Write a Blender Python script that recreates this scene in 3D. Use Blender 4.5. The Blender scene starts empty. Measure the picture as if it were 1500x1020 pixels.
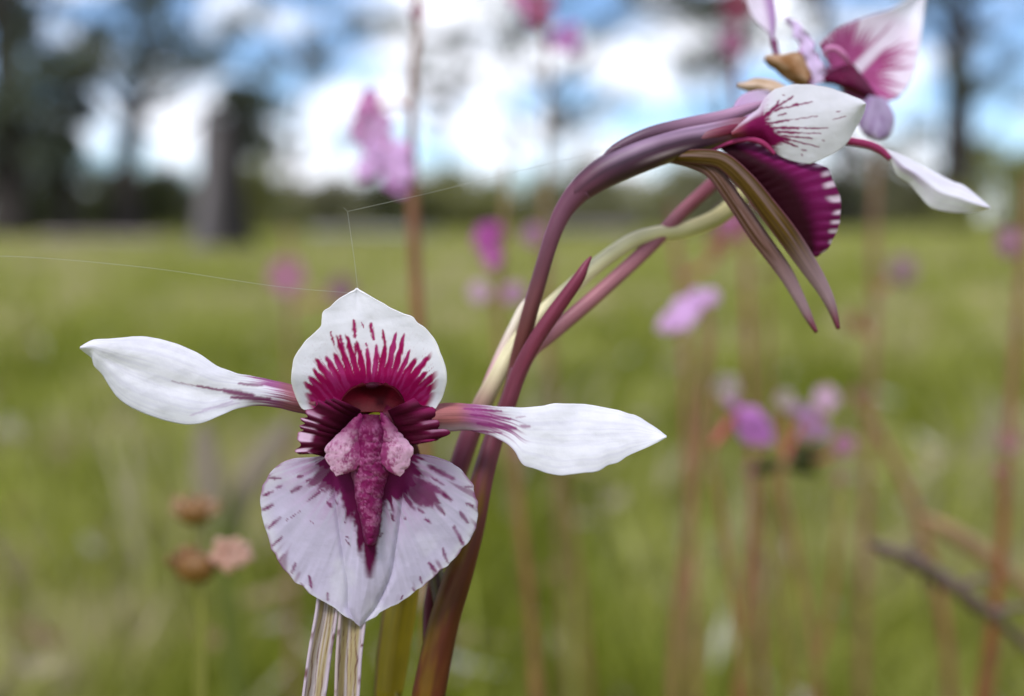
import bpy, math
import numpy as np
from mathutils import Vector

# ------------------------------------------------------------------ camera, sky, sun, exposure
sc = bpy.context.scene
FPX, HORIZON, CAMH = 1608.0, 322.0, 0.27          # focal length in photo pixels, horizon row, eye height (m)
PITCH = math.atan((510 - HORIZON) / FPX)
D0 = 85.0                                          # mm from lens to the front flower
cam_d = bpy.data.cameras.new('camera')
cam = bpy.data.objects.new('camera', cam_d)
sc.collection.objects.link(cam)
cam.location = (0, 0, CAMH)
cam.rotation_euler = (math.pi / 2 - PITCH, 0, 0)
cam_d.sensor_width = 36.0
cam_d.lens = 36.0 * FPX / 1500.0
cam_d.clip_start, cam_d.clip_end = 0.005, 2000.0
cam_d.dof.use_dof = True
cam_d.dof.focus_distance = 0.0852
cam_d.dof.aperture_fstop = 14.2
sc.camera = cam

SUN_EL, SUN_AZ = 52.0, 205.0                       # azimuth clockwise from +Y: behind the camera, a little left
w = bpy.data.worlds.new('World')
sc.world = w
w.use_nodes = True
nt = w.node_tree
nt.nodes.clear()
out = nt.nodes.new('ShaderNodeOutputWorld')
bg = nt.nodes.new('ShaderNodeBackground')
bg.inputs['Strength'].default_value = 0.12
sky = nt.nodes.new('ShaderNodeTexSky')
sky.sky_type = 'NISHITA'
sky.sun_disc = False
sky.sun_elevation = math.radians(SUN_EL)
sky.sun_rotation = math.radians(SUN_AZ)
sky.altitude = 2000
sky.air_density, sky.dust_density, sky.ozone_density = 1.0, 0.1, 5.0
tc = nt.nodes.new('ShaderNodeTexCoord')
mp = nt.nodes.new('ShaderNodeMapping')
mp.inputs['Scale'].default_value = (1.0, 1.0, 2.2)
mp.inputs['Location'].default_value = (7.7, 3.3, 0.6)
no = nt.nodes.new('ShaderNodeTexNoise')
no.inputs['Scale'].default_value = 7.0
no.inputs['Detail'].default_value = 6.0
no.inputs['Roughness'].default_value = 0.55
ra = nt.nodes.new('ShaderNodeValToRGB')
ra.color_ramp.elements[0].position = 0.43
ra.color_ramp.elements[1].position = 0.55
mx = nt.nodes.new('ShaderNodeMix')
mx.data_type = 'RGBA'
mx.inputs['B'].default_value = (9.2, 9.5, 10.4, 1)   # sunlit cloud
L = nt.links.new
L(tc.outputs['Generated'], mp.inputs['Vector'])
L(mp.outputs['Vector'], no.inputs['Vector'])
L(no.outputs['Fac'], ra.inputs['Fac'])
L(ra.outputs['Color'], mx.inputs['Factor'])
L(sky.outputs['Color'], mx.inputs['A'])
L(mx.outputs['Result'], bg.inputs['Color'])
L(bg.outputs['Background'], out.inputs['Surface'])

sun_d = bpy.data.lights.new('sun', 'SUN')
sun_d.energy = 2.3
sun_d.angle = math.radians(14)
sun_d.color = (1.0, 0.97, 0.94)
sun = bpy.data.objects.new('sun', sun_d)
sc.collection.objects.link(sun)
_az, _el = math.radians(SUN_AZ), math.radians(SUN_EL)
_sd = Vector((math.sin(_az) * math.cos(_el), math.cos(_az) * math.cos(_el), math.sin(_el)))
sun.rotation_euler = _sd.to_track_quat('Z', 'Y').to_euler()
sun.location = _sd * 20

vs = sc.view_settings
vs.view_transform, vs.look, vs.exposure, vs.gamma = 'Standard', 'None', 0.44, 1.0
vs.use_curve_mapping = False
sc.render.engine = 'CYCLES'
sc.cycles.use_denoising = True
sc.cycles.max_bounces = 6
sc.cycles.transparent_max_bounces = 6

# ------------------------------------------------------------------ helpers
rng = np.random.default_rng(7)
CP, SP = math.cos(PITCH), math.sin(PITCH)

def P(px, py, d):
    """photo pixel + distance along the view axis (metres) -> world points"""
    px, py, d = np.broadcast_arrays(np.asarray(px, float), np.asarray(py, float), np.asarray(d, float))
    x = (px - 750) / FPX * d
    up = (510 - py) / FPX * d
    return np.stack([x, d * CP + up * SP, CAMH - d * SP + up * CP], -1)

def ground_d(py):
    """distance along the view axis at which the flat ground shows on photo row py"""
    t = (510 - py) / FPX
    return CAMH / (SP - t * CP)

def srgb(*c):
    c = np.asarray(c, float) / 255.0
    return np.where(c <= 0.04045, c / 12.92, ((c + 0.055) / 1.055) ** 2.4)

def _h(ix, iy, s):
    n = (ix.astype(np.int64) * 374761393 + iy.astype(np.int64) * 668265263 + s * 974711) & 0x7fffffff
    n = ((n ^ (n >> 13)) * 1274126177) & 0x7fffffff
    return ((n ^ (n >> 16)) & 0xffff) / 65535.0

def vnoise(x, y, s=0):
    x, y = np.broadcast_arrays(np.asarray(x, float), np.asarray(y, float))
    ix, iy = np.floor(x), np.floor(y)
    fx, fy = x - ix, y - iy
    fx, fy = fx * fx * (3 - 2 * fx), fy * fy * (3 - 2 * fy)
    a = _h(ix, iy, s) * (1 - fx) + _h(ix + 1, iy, s) * fx
    b = _h(ix, iy + 1, s) * (1 - fx) + _h(ix + 1, iy + 1, s) * fx
    return a * (1 - fy) + b * fy

def fbm(x, y, s=0, o=3):
    t, a, n = 0, 0.5, 0
    for k in range(o):
        t = t + a * vnoise(np.asarray(x) * 2 ** k, np.asarray(y) * 2 ** k, s + k * 17)
        n += a
        a *= 0.5
    return t / n

def sm(a, b, x):
    t = np.clip((np.asarray(x, float) - a) / (b - a), 0, 1)
    return t * t * (3 - 2 * t)

def mix(a, b, t):
    t = np.asarray(t)[..., None]
    return a * (1 - t) + b * t

def curve(pts, n):
    """smooth resample (Catmull-Rom by arc length) of a control polyline of any dimension"""
    p = np.asarray(pts, float)
    if len(p) < 3:
        t = np.linspace(0, 1, n)[:, None]
        return p[0] * (1 - t) + p[-1] * t
    q = np.vstack([2 * p[0] - p[1], p, 2 * p[-1] - p[-2]])
    o = []
    for i in range(1, len(q) - 2):
        t = np.linspace(0, 1, 24, endpoint=False)[:, None]
        a, b, c, d = q[i - 1], q[i], q[i + 1], q[i + 2]
        o.append(0.5 * (2 * b + (c - a) * t + (2 * a - 5 * b + 4 * c - d) * t ** 2 + (3 * b - a - 3 * c + d) * t ** 3))
    o = np.vstack(o + [p[-1:]])
    s = np.r_[0, np.cumsum(np.linalg.norm(np.diff(o[:, :2], axis=0), axis=1))]
    s /= s[-1]
    return np.stack([np.interp(np.linspace(0, 1, n), s, o[:, k]) for k in range(o.shape[1])], 1)

WLOC = {}
def link(o, parent, origin):
    sc.collection.objects.link(o)
    origin = np.asarray(origin, float)
    base = np.zeros(3)
    if parent is not None:
        o.parent = parent
        base = WLOC[parent.name]
    o.location = Vector(origin - base)
    WLOC[o.name] = origin
    return o

def tag(o, label=None, cat=None, group=None, kind=None):
    if label: o['label'] = label
    if cat: o['category'] = cat
    if group: o['group'] = group
    if kind: o['kind'] = kind
    return o

def empty(name, loc, label, cat, group=None):
    o = bpy.data.objects.new(name, None)
    o.empty_display_size = 0.01
    link(o, None, loc)
    return tag(o, label, cat, group)

def mesh_obj(name, V, F, mat, parent=None, col=None, thick=0, smooth=True, origin=None, uv=None):
    V = np.asarray(V, float).reshape(-1, 3)
    if origin is None:
        origin = V.mean(0)
    me = bpy.data.meshes.new(name)
    F = np.asarray(F)
    me.vertices.add(len(V))
    me.vertices.foreach_set('co', (V - origin).astype(np.float32).ravel())
    k = F.shape[1]
    me.loops.add(F.size)
    me.loops.foreach_set('vertex_index', F.astype(np.int32).ravel())
    me.polygons.add(len(F))
    me.polygons.foreach_set('loop_start', np.arange(0, F.size, k, dtype=np.int32))
    me.polygons.foreach_set('loop_total', np.full(len(F), k, np.int32))
    if smooth:
        me.polygons.foreach_set('use_smooth', np.ones(len(F), bool))
    me.update(calc_edges=True)
    me.validate()
    if col is not None:
        a = me.color_attributes.new('Col', 'FLOAT_COLOR', 'POINT')
        c = np.ones((len(V), 4), np.float32)
        c[:, :3] = np.clip(np.broadcast_to(np.asarray(col), (len(V), 3)), 0, 1)
        a.data.foreach_set('color', c.ravel())
    me.materials.append(mat)
    o = bpy.data.objects.new(name, me)
    link(o, parent, origin)
    if thick:
        m = o.modifiers.new('thickness', 'SOLIDIFY')
        m.thickness = thick
        m.offset = 0
    return o

def grid_faces(nu, nv, wrap=False):
    i = np.arange(nu - 1)[:, None]
    j = np.arange(nv if wrap else nv - 1)[None, :]
    j2 = (j + 1) % nv
    return np.stack([i * nv + j, (i + 1) * nv + j, (i + 1) * nv + j2, i * nv + j2], -1).reshape(-1, 4)

# ------------------------------------------------------------------ materials
def base_mat(name):
    m = bpy.data.materials.new(name)
    m.use_nodes = True
    n = m.node_tree
    n.nodes.clear()
    o = n.nodes.new('ShaderNodeOutputMaterial')
    p = n.nodes.new('ShaderNodeBsdfPrincipled')
    n.links.new(p.outputs[0], o.inputs[0])
    return m, n, o, p

def veg_mat(name, scale=2500, bump=0.25, dist=4e-5, rough=0.5, trans=0.25, vary=0.12, spec=0.4, sheen=0.0, stretch=None):
    """painted plant tissue: colour attribute, fine cellular relief, light passing through"""
    m, n, o, p = base_mat(name)
    at = n.nodes.new('ShaderNodeAttribute')
    at.attribute_name = 'Col'
    tcn = n.nodes.new('ShaderNodeTexCoord')
    mpn = n.nodes.new('ShaderNodeMapping')
    if stretch: mpn.inputs['Scale'].default_value = stretch
    ns = n.nodes.new('ShaderNodeTexNoise')
    ns.inputs['Scale'].default_value = scale
    ns.inputs['Detail'].default_value = 3
    ns2 = n.nodes.new('ShaderNodeTexNoise')
    ns2.inputs['Scale'].default_value = scale * 0.22
    mr = n.nodes.new('ShaderNodeMapRange')
    mr.inputs['From Min'].default_value, mr.inputs['From Max'].default_value = 0.3, 0.7
    mr.inputs['To Min'].default_value, mr.inputs['To Max'].default_value = 1 - vary, 1.0
    mu = n.nodes.new('ShaderNodeMix')
    mu.data_type, mu.blend_type = 'RGBA', 'MULTIPLY'
    mu.inputs['Factor'].default_value = 1
    bp = n.nodes.new('ShaderNodeBump')
    bp.inputs['Strength'].default_value = bump
    bp.inputs['Distance'].default_value = dist
    l = n.links.new
    l(tcn.outputs['Object'], mpn.inputs['Vector'])
    l(mpn.outputs['Vector'], ns.inputs['Vector'])
    l(mpn.outputs['Vector'], ns2.inputs['Vector'])
    l(ns2.outputs['Fac'], mr.inputs['Value'])
    l(at.outputs['Color'], mu.inputs['A'])
    l(mr.outputs['Result'], mu.inputs['B'])
    l(mu.outputs['Result'], p.inputs['Base Color'])
    l(ns.outputs['Fac'], bp.inputs['Height'])
    l(bp.outputs['Normal'], p.inputs['Normal'])
    p.inputs['Roughness'].default_value = rough
    p.inputs['Specular IOR Level'].default_value = spec
    p.inputs['Sheen Weight'].default_value = sheen
    if trans:
        t = n.nodes.new('ShaderNodeBsdfTranslucent')
        ms = n.nodes.new('ShaderNodeMixShader')
        ms.inputs[0].default_value = trans
        l(mu.outputs['Result'], t.inputs['Color'])
        l(p.outputs[0], ms.inputs[1])
        l(t.outputs[0], ms.inputs[2])
        l(ms.outputs[0], o.inputs[0])
    return m

M_petal = veg_mat('petal_tissue', rough=0.6, trans=0.28, vary=0.09, bump=0.6, dist=6e-5, spec=0.12)
M_callus = veg_mat('papillate_callus', scale=5200, bump=0.35, dist=6e-5, rough=0.55, trans=0.1, vary=0.2, spec=0.12)
M_stem = veg_mat('waxy_stem', scale=900, bump=0.15, dist=6e-5, rough=0.45, trans=0.0, vary=0.3, spec=0.25)
M_bgflower = veg_mat('soft_petals', scale=900, rough=0.6, trans=0.5, vary=0.1)
M_bgstem = veg_mat('wiry_stalk', scale=500, rough=0.5, trans=0.0, vary=0.25)
M_grass = veg_mat('grass_blade', scale=60, bump=0.1, dist=1e-4, rough=0.5, trans=0.45, vary=0.2, spec=0.35)
M_leaf = veg_mat('gum_leaf', scale=2, bump=0.0, rough=0.45, trans=0.2, vary=0.2)
M_bark = veg_mat('tree_bark', scale=14, bump=0.8, dist=0.03, rough=0.85, trans=0.0, vary=0.5, spec=0.2, stretch=(1, 1, 0.25))
M_silk = veg_mat('spider_silk', scale=500, bump=0, rough=0.3, trans=0.5, vary=0.0, spec=0.6)

def ground_mat():
    m, n, o, p = base_mat('meadow_soil')
    l = n.links.new
    t = n.nodes.new('ShaderNodeTexCoord')
    def noise(s, d=4):
        x = n.nodes.new('ShaderNodeTexNoise')
        x.inputs['Scale'].default_value, x.inputs['Detail'].default_value = s, d
        l(t.outputs['Object'], x.inputs['Vector'])
        return x
    a, b, c = noise(0.6), noise(5), noise(60)
    r = n.nodes.new('ShaderNodeValToRGB')
    e = r.color_ramp.elements
    e[0].position, e[0].color = 0.3, (*srgb(128, 134, 46), 1)
    e[1].position, e[1].color = 0.72, (*srgb(168, 160, 100), 1)
    k = e.new(0.5); k.color = (*srgb(146, 150, 64), 1)
    ad = n.nodes.new('ShaderNodeMix'); ad.data_type = 'FLOAT'
    ad.inputs['Factor'].default_value = 0.5
    l(a.outputs['Fac'], ad.inputs['A']); l(b.outputs['Fac'], ad.inputs['B'])
    l(ad.outputs['Result'], r.inputs['Fac'])
    mu = n.nodes.new('ShaderNodeMix'); mu.data_type, mu.blend_type = 'RGBA', 'MULTIPLY'
    mu.inputs['Factor'].default_value = 0.5
    l(r.outputs['Color'], mu.inputs['A']); l(c.outputs['Color'], mu.inputs['B'])
    l(mu.outputs['Result'], p.inputs['Base Color'])
    bp = n.nodes.new('ShaderNodeBump')
    bp.inputs['Distance'].default_value = 0.02
    l(c.outputs['Fac'], bp.inputs['Height']); l(bp.outputs['Normal'], p.inputs['Normal'])
    p.inputs['Roughness'].default_value = 0.95
    p.inputs['Specular IOR Level'].default_value = 0.1
    return m

# ------------------------------------------------------------------ the ground, grass and trees
gx = np.r_[-np.geomspace(900, 1, 40), 0, np.geomspace(1, 900, 40)]
gy = np.r_[-np.geomspace(200, 1, 20), 0, np.geomspace(1, 1500, 60)]
GX, GY = np.meshgrid(gx, gy, indexing='ij')
GZ = (fbm(GX * 0.06 + 5, GY * 0.06, 3) - 0.5) * 0.03 * np.clip((np.hypot(GX, GY) - 14) / 30, 0, 1) * 30
GZ = GZ * 0.4
gV = np.stack([GX, GY, GZ], -1).reshape(-1, 3)
tag(mesh_obj('ground', gV, grid_faces(len(gx), len(gy)), ground_mat(), origin=(0, 0, 0)), kind='structure')

def blades(n, rmin, rmax, hmin, hmax, wid, pal, seed, half=1.05, clump=0.0):
    """curved grass blades, three quads each, scattered over a wedge in front of and round the camera"""
    g = np.random.default_rng(seed)
    a = g.uniform(-half, half, n)
    r = np.exp(g.uniform(np.log(rmin), np.log(rmax), n))
    x, y = r * np.sin(a), r * np.cos(a)
    if clump:
        k = fbm(x * 6, y * 6, seed, 2)
        keep = k > clump
        x, y, r, n = x[keep], y[keep], r[keep], int(keep.sum())
    h = g.uniform(hmin, hmax, n) * (0.6 + 0.8 * fbm(x * 4, y * 4, seed + 5, 2))
    th = g.uniform(0, 2 * np.pi, n)
    lean = g.uniform(0.1, 0.75, n) * h
    ph = g.uniform(0, 2 * np.pi, n)
    wd = wid * g.uniform(0.6, 1.4, n) * np.clip(r / rmin, 1, 6) ** 0.6
    t = np.array([0, 0.35, 0.7, 1.0])
    cx = x[:, None] + np.cos(th)[:, None] * lean[:, None] * t ** 2
    cy = y[:, None] + np.sin(th)[:, None] * lean[:, None] * t ** 2
    cz = h[:, None] * (t - 0.25 * t ** 2 * (lean / h)[:, None]) - 0.004
    ww = wd[:, None] * np.array([1, 0.9, 0.6, 0.06]) / 2
    dx, dy = np.cos(ph)[:, None] * ww, np.sin(ph)[:, None] * ww
    V = np.stack([np.stack([cx - dx, cy - dy, cz], -1), np.stack([cx + dx, cy + dy, cz], -1)], 2)  # n,4,2,3
    b = (np.arange(n) * 8)[:, None, None]
    q = np.array([[0, 1, 3, 2], [2, 3, 5, 4], [4, 5, 7, 6]])[None]
    F = (b + q).reshape(-1, 4)
    pal = np.array(pal)
    pat = .5 * fbm(x * 2.2 + 9, y * 2.2, seed + 2, 2) + .5 * fbm(x * 9 + 3, y * 7, seed + 3, 2)
    sel = np.clip(pat * 2.9 - 0.98 + g.normal(0, 0.14, n), 0, 0.999) * len(pal)
    c = pal[sel.astype(int)] * g.uniform(0.75, 1.2, n)[:, None]
    C = np.repeat(c, 8, 0)
    return V.reshape(-1, 3), F, C

PAL = [srgb(124, 132, 36), srgb(146, 152, 54), srgb(160, 164, 74), srgb(170, 172, 90), srgb(180, 174, 112), srgb(196, 182, 146)]
V, F, C = blades(60000, 0.42, 3.2, 0.03, 0.085, 0.0032, PAL, 21)
tag(mesh_obj('meadow_grass', V, F, M_grass, col=C, origin=(0, 0, 0)), 'short green and straw-coloured meadow grass covering the near field', 'grass', kind='stuff')
V, F, C = blades(95000, 3.2, 26, 0.03, 0.09, 0.006, PAL, 22)
tag(mesh_obj('field_grass', V, F, M_grass, col=C, origin=(0, 0, 0)), 'soft olive grass of the open field running back to the trees', 'grass', kind='stuff')
V, F, C = blades(2500, 0.34, 1.3, 0.07, 0.15, 0.0036, PAL[:4] + [srgb(170, 160, 130)], 23, clump=0.5)
tag(mesh_obj('tall_grass', V, F, M_grass, col=C, origin=(0, 0, 0)), 'taller loose grass tufts rising above the short meadow grass', 'grass', kind='stuff')

# pale fallen leaves and straw lying in the grass
g = np.random.default_rng(90)
n_ = 420
r_ = np.exp(g.uniform(np.log(.5), np.log(4.5), n_)); an_ = g.uniform(-.62, .62, n_)
p_ = np.stack([r_ * np.sin(an_), r_ * np.cos(an_), g.uniform(.015, .06, n_)], -1)
d_ = np.stack([np.cos(g.uniform(0, 6.28, n_)), np.sin(g.uniform(0, 6.28, n_)), g.uniform(-.5, .5, n_)], -1)
d_ /= np.linalg.norm(d_, axis=1)[:, None]
e_ = np.cross(d_, np.stack([g.normal(0, .4, n_), g.normal(0, .4, n_), np.ones(n_)], -1)); e_ /= np.linalg.norm(e_, axis=1)[:, None]
ln_ = g.uniform(.02, .06, n_)[:, None]; wd_ = ln_ * g.uniform(.2, .42, (n_, 1))
k_ = np.cross(d_, e_) * wd_ * .3
V = np.stack([p_ - d_ * ln_ * .5, p_ - e_ * wd_ * .5 + k_, p_ + d_ * ln_ * .5, p_ + e_ * wd_ * .5 + k_], 1).reshape(-1, 3)
q_ = np.arange(n_)[:, None] * 4
F = np.vstack([q_ + [0, 1, 2], q_ + [0, 2, 3]])
C = np.repeat(np.array([srgb(206, 194, 172), srgb(176, 150, 118), srgb(196, 176, 168), srgb(140, 108, 76), srgb(214, 210, 196)])[g.integers(0, 5, n_)], 4, 0)
tag(mesh_obj('leaf_litter', V, F, M_grass, col=C, origin=(0, 0, 0)), 'pale fallen leaves and straw lying in the meadow grass', 'leaf litter', kind='stuff')

def tube_world(C, R, ring=10, close=True):
    """tube along world points C with radii R"""
    C, R = np.asarray(C, float), np.asarray(R, float)
    T = np.gradient(C, axis=0)
    T /= np.linalg.norm(T, axis=1)[:, None] + 1e-12
    ref = np.array([0.0, 1.0, 0.05])
    A = np.cross(T, ref); A /= np.linalg.norm(A, axis=1)[:, None] + 1e-9
    B = np.cross(A, T)
    a = np.linspace(0, 2 * np.pi, ring, endpoint=False)
    V = C[:, None] + R[:, None, None] * (A[:, None] * np.cos(a)[None, :, None] + B[:, None] * np.sin(a)[None, :, None])
    U = np.repeat(np.linspace(0, 1, len(C))[:, None], ring, 1)
    W = np.repeat((a / (2 * np.pi))[None], len(C), 0)
    F = grid_faces(len(C), ring, True)
    V = V.reshape(-1, 3)
    if close:                                     # cap both ends with collapsed rings
        n = len(V)
        V = np.vstack([V, np.repeat(C[:1], ring, 0), np.repeat(C[-1:], ring, 0)])
        j = np.arange(ring); j2 = (j + 1) % ring
        F = np.vstack([F, np.stack([n + j, j, j2, n + j2], -1),
                       np.stack([n - ring + j, n + ring + j, n + ring + j2, n - ring + j2], -1)])
        U = np.vstack([U, np.zeros((1, ring)), np.ones((1, ring))]); W = np.vstack([W, W[:1], W[:1]])
    return V, F, U.ravel(), W.ravel()

def leaf_cloud(centers, radii, n, size, col, seed, droop=0.5, spread=0.16):
    """leaf-sized faces scattered in uneven clumps"""
    g = np.random.default_rng(seed)
    centers, radii = np.asarray(centers, float), np.asarray(radii, float)
    wts = radii.prod(1) ** 0.7
    k = g.choice(len(centers), n, p=wts / wts.sum())
    # sub-clumps so that gaps open inside the crown
    sub = g.normal(size=(len(centers), 14, 3)); sub /= np.linalg.norm(sub, axis=2)[..., None]
    sub *= g.uniform(0.25, 0.95, (len(centers), 14, 1))
    s = sub[k, g.integers(0, 14, n)] + g.normal(0, spread, (n, 3))
    p = centers[k] + s * radii[k]
    d = g.normal(size=(n, 3)); d[:, 2] -= droop * 2
    d /= np.linalg.norm(d, axis=1)[:, None]
    e = np.cross(d, g.normal(size=(n, 3))); e /= np.linalg.norm(e, axis=1)[:, None] + 1e-9
    ln = size * g.uniform(0.6, 1.4, n)[:, None]
    wd = ln * 0.32
    V = np.stack([p - d * ln * .5, p - d * ln * .05 + e * wd * .5, p + d * ln * .5, p - d * ln * .05 - e * wd * .5], 1)
    F = np.arange(4 * n).reshape(-1, 4)
    c = np.asarray(col)[g.integers(0, len(col), n)] * g.uniform(0.7, 1.25, n)[:, None]
    return V.reshape(-1, 3), F, np.repeat(c, 4, 0)

GUM = [srgb(74, 82, 64), srgb(84, 92, 72), srgb(96, 102, 84), srgb(66, 74, 62)]
BARK_D = srgb(54, 48, 46)

def bark(name, pts, parent, d, colr, jit=0.0):
    """pts: (px, py, width px[, extra metres of depth])"""
    pts = [(*q, 0.0) if len(q) == 3 else q for q in pts]
    c = curve(pts, 8 * len(pts))
    dd = d + c[:, 3]
    W_ = P(c[:, 0], c[:, 1], dd)
    R_ = c[:, 2] / 2 * dd / FPX
    R_ = R_ * (1 + 0.10 * (vnoise(np.arange(len(c)) * 0.7, 0, 5) - 0.5))
    V, F, U, W = tube_world(W_, R_, 14)
    n = fbm(W * 6, U * 9, 4)
    return mesh_obj(name, V, F, M_bark, parent, col=np.asarray(colr)[None] * (0.6 + 0.8 * n)[:, None])

def tree(name, label, base, trunk, branches, clumps, nleaf, leaf=0.16, cols=GUM, barkc=BARK_D, group='trees beyond the meadow', seed=1, canopy=None):
    d = ground_d(base[1])
    root = P(base[0], base[1], d)
    t = empty(name, root, label, 'tree', group)
    tb = bark('trunk', [(base[0], base[1] + 3, trunk[0][2] * 1.25)] + trunk, t, d, barkc)
    for b in branches:
        bark('branch', b, t, d, barkc)
    if nleaf:
        g = np.random.default_rng(seed)
        cc = np.array([P(q[0], q[1], d + g.uniform(-.05, .05) * d) for q in clumps])
        rr = np.array([[q[2] * d / FPX, q[2] * d / FPX * 0.9, q[3] * d / FPX] for q in clumps])
        V, F, C = leaf_cloud(cc, rr, int(nleaf * 2.2), leaf * 1.15, cols, seed)
        if canopy:                                # light outer canopy: small leafy clumps on thin boughs
            m, x0, x1, y0, y1 = canopy
            qx, qy, qr = g.uniform(x0, x1, m), g.uniform(y0, y1, m), g.uniform(10, 30, m)
            qd = d * (1 + g.uniform(-.06, .06, m))
            tp = np.array([q[:2] for q in trunk], float)
            for x_, y_, r_, d_ in zip(qx, qy, qr, qd):
                o_ = tp[np.argmin(np.hypot(tp[:, 0] - x_, tp[:, 1] - y_ - 60))]
                mid = (o_ + [x_, y_]) / 2 + [g.uniform(-12, 12), g.uniform(4, 24)]
                bark('branch', [(o_[0], o_[1], 6), (mid[0], mid[1], 4.5, (d_ - d) / 2), (x_, y_, 2, d_ - d)], t, d, barkc)
            c2 = np.vstack([P(qx, qy, qd)]); k2 = (qr * qd / FPX)
            V2, F2, C2 = leaf_cloud(c2, np.stack([k2 * 1.3, k2 * 1.2, k2 * .8], -1), int(m * 75), leaf * 1.2, cols, seed + 500, .5, .28)
            F = np.vstack([F, F2 + len(V)]); V = np.vstack([V, V2]); C = np.vstack([C, C2])
        mesh_obj('crown', V, F, M_leaf, t, col=C)
    return t

tree('gum_tree', 'forked dark gum tree with thin bare limbs beside the broken stump', (186, 346),
     [(186, 320, 42), (186, 260, 36), (190, 205, 32), (200, 165, 26)],
     [[(198, 175, 24), (205, 130, 18), (208, 80, 14), (200, 20, 10, 1), (196, -60, 7, 1)],
      [(196, 185, 16), (170, 150, 12), (148, 120, 10, -1), (135, 80, 8, -1), (110, 40, 5, -1)],
      [(207, 110, 12), (240, 70, 9, 1), (280, 40, 7, 1), (300, -20, 5, 1)],
      [(150, 122, 8, -1), (110, 118, 6, -1), (80, 105, 4, -1)],
      [(200, 190, 12), (240, 200, 8, .6), (275, 185, 6, .8), (300, 160, 4, 1)]],
     [(250, -30, 70, 40), (130, 60, 60, 30), (190, 15, 50, 40), (290, 60, 34, 26), (90, 118, 40, 20), (235, 120, 40, 20), (160, -60, 120, 50), (170, 100, 40, 24), (220, 60, 50, 24)], 800, seed=31, canopy=(17, 60, 340, -40, 150))
tree('gum_tree', 'dense dark tree with heavy foliage at the meadow edge, left of the forked gum', (12, 348),
     [(12, 310, 52), (10, 200, 46), (6, 100, 40), (0, -40, 32)],
     [[(8, 190, 20), (40, 150, 14), (70, 110, 9)], [(6, 90, 18), (50, 40, 12), (80, -20, 8)]],
     [(30, 120, 60, 55), (15, 60, 70, 45), (60, 160, 40, 36), (-30, 180, 60, 80), (20, 250, 45, 50), (40, -40, 80, 40), (70, 90, 34, 30), (50, 200, 50, 30), (-10, 20, 60, 40)], 1700, seed=32, canopy=(10, -40, 130, -40, 240))
tree('gum_tree', 'slim grey sapling trunk with sparse leaves between the dark tree and forked gum', (97, 346),
     [(97, 310, 26), (96, 250, 22), (100, 180, 15), (106, 120, 9), (112, 60, 6)], [],
     [(95, 210, 36, 30), (110, 160, 40, 24), (80, 255, 30, 26)], 900, seed=33, canopy=(8, 60, 140, 100, 260))
tree('gum_tree', 'leafy young gum standing behind the broken stump', (352, 342),
     [(352, 310, 14), (352, 230, 12), (350, 160, 9), (346, 120, 6)], [],
     [(350, 145, 34, 26), (362, 175, 26, 24), (335, 130, 22, 16), (366, 205, 18, 18)], 1500, seed=34, canopy=(8, 300, 400, 80, 220))
tree('gum_tree', 'slender pale sapling with wispy leaf tufts, right of the broken stump', (436, 338),
     [(436, 300, 10), (434, 250, 8), (440, 180, 6), (446, 110, 4)], [[(438, 200, 5), (425, 170, 3), (412, 150, 2)], [(440, 170, 5), (460, 120, 4), (470, 70, 3)]],
     [(468, 98, 22, 14), (436, 215, 16, 12), (425, 150, 14, 10), (455, 60, 20, 10)], 420, seed=35, canopy=(16, 380, 540, -30, 230), barkc=srgb(120, 110, 100))
tree('gum_tree', 'tall straight dark gum trunk rising past the drooping white petal', (1400, 338),
     [(1400, 310, 52), (1402, 240, 46), (1404, 150, 40), (1406, 60, 34), (1408, -80, 28)],
     [[(1403, 180, 14), (1440, 120, 9, 1), (1480, 90, 6, 1)], [(1404, 120, 12), (1370, 60, 8, -1), (1340, 20, 5, -1)]],
     [(1360, -20, 50, 30), (1440, -30, 50, 26), (1440, 215, 30, 20), (1350, 190, 26, 18)], 1000, seed=36, canopy=(20, 1320, 1520, -40, 250))
tree('gum_tree', 'thin dark gum trunk behind the upper orchid flowers', (1236, 337),
     [(1236, 300, 24), (1234, 220, 20), (1222, 120, 16), (1206, 20, 14), (1196, -80, 12)], [[(1225, 140, 8), (1260, 90, 6), (1290, 60, 4)]],
     [(1190, -20, 40, 30), (1240, 225, 30, 22)], 700, seed=37, canopy=(12, 1150, 1330, -40, 230))
tree('gum_tree', 'distant gum with a dark leafy bough arching above the orchid stem', (1060, 336),
     [(1060, 300, 16), (1062, 200, 13), (1058, 100, 11), (1050, 20, 9), (1045, -60, 7)],
     [[(1056, 60, 7), (1020, 20, 5), (960, 0, 4), (930, -20, 3)], [(1060, 130, 6), (1100, 70, 4), (1120, 30, 3)]],
     [(1040, 5, 44, 22), (985, -5, 36, 16), (1090, 15, 34, 30), (1110, 60, 20, 26)], 1500, seed=38, canopy=(22, 910, 1140, -40, 110))
tree('gum_tree', 'distant open-crowned gum with bare drooping limbs beyond the pink-flowered stalk', (800, 335),
     [(800, 300, 10), (804, 200, 8), (800, 120, 7), (790, 50, 5), (785, -30, 4)],
     [[(802, 170, 5), (840, 110, 4), (880, 80, 3)], [(800, 130, 5), (760, 90, 3), (735, 60, 2)], [(803, 200, 4), (850, 170, 3), (880, 150, 2)]],
     [(765, 45, 30, 16), (820, 160, 26, 14), (740, 70, 20, 10), (845, 95, 22, 10), (800, -5, 44, 12)], 700, seed=39, canopy=(24, 690, 930, -40, 220))
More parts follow.
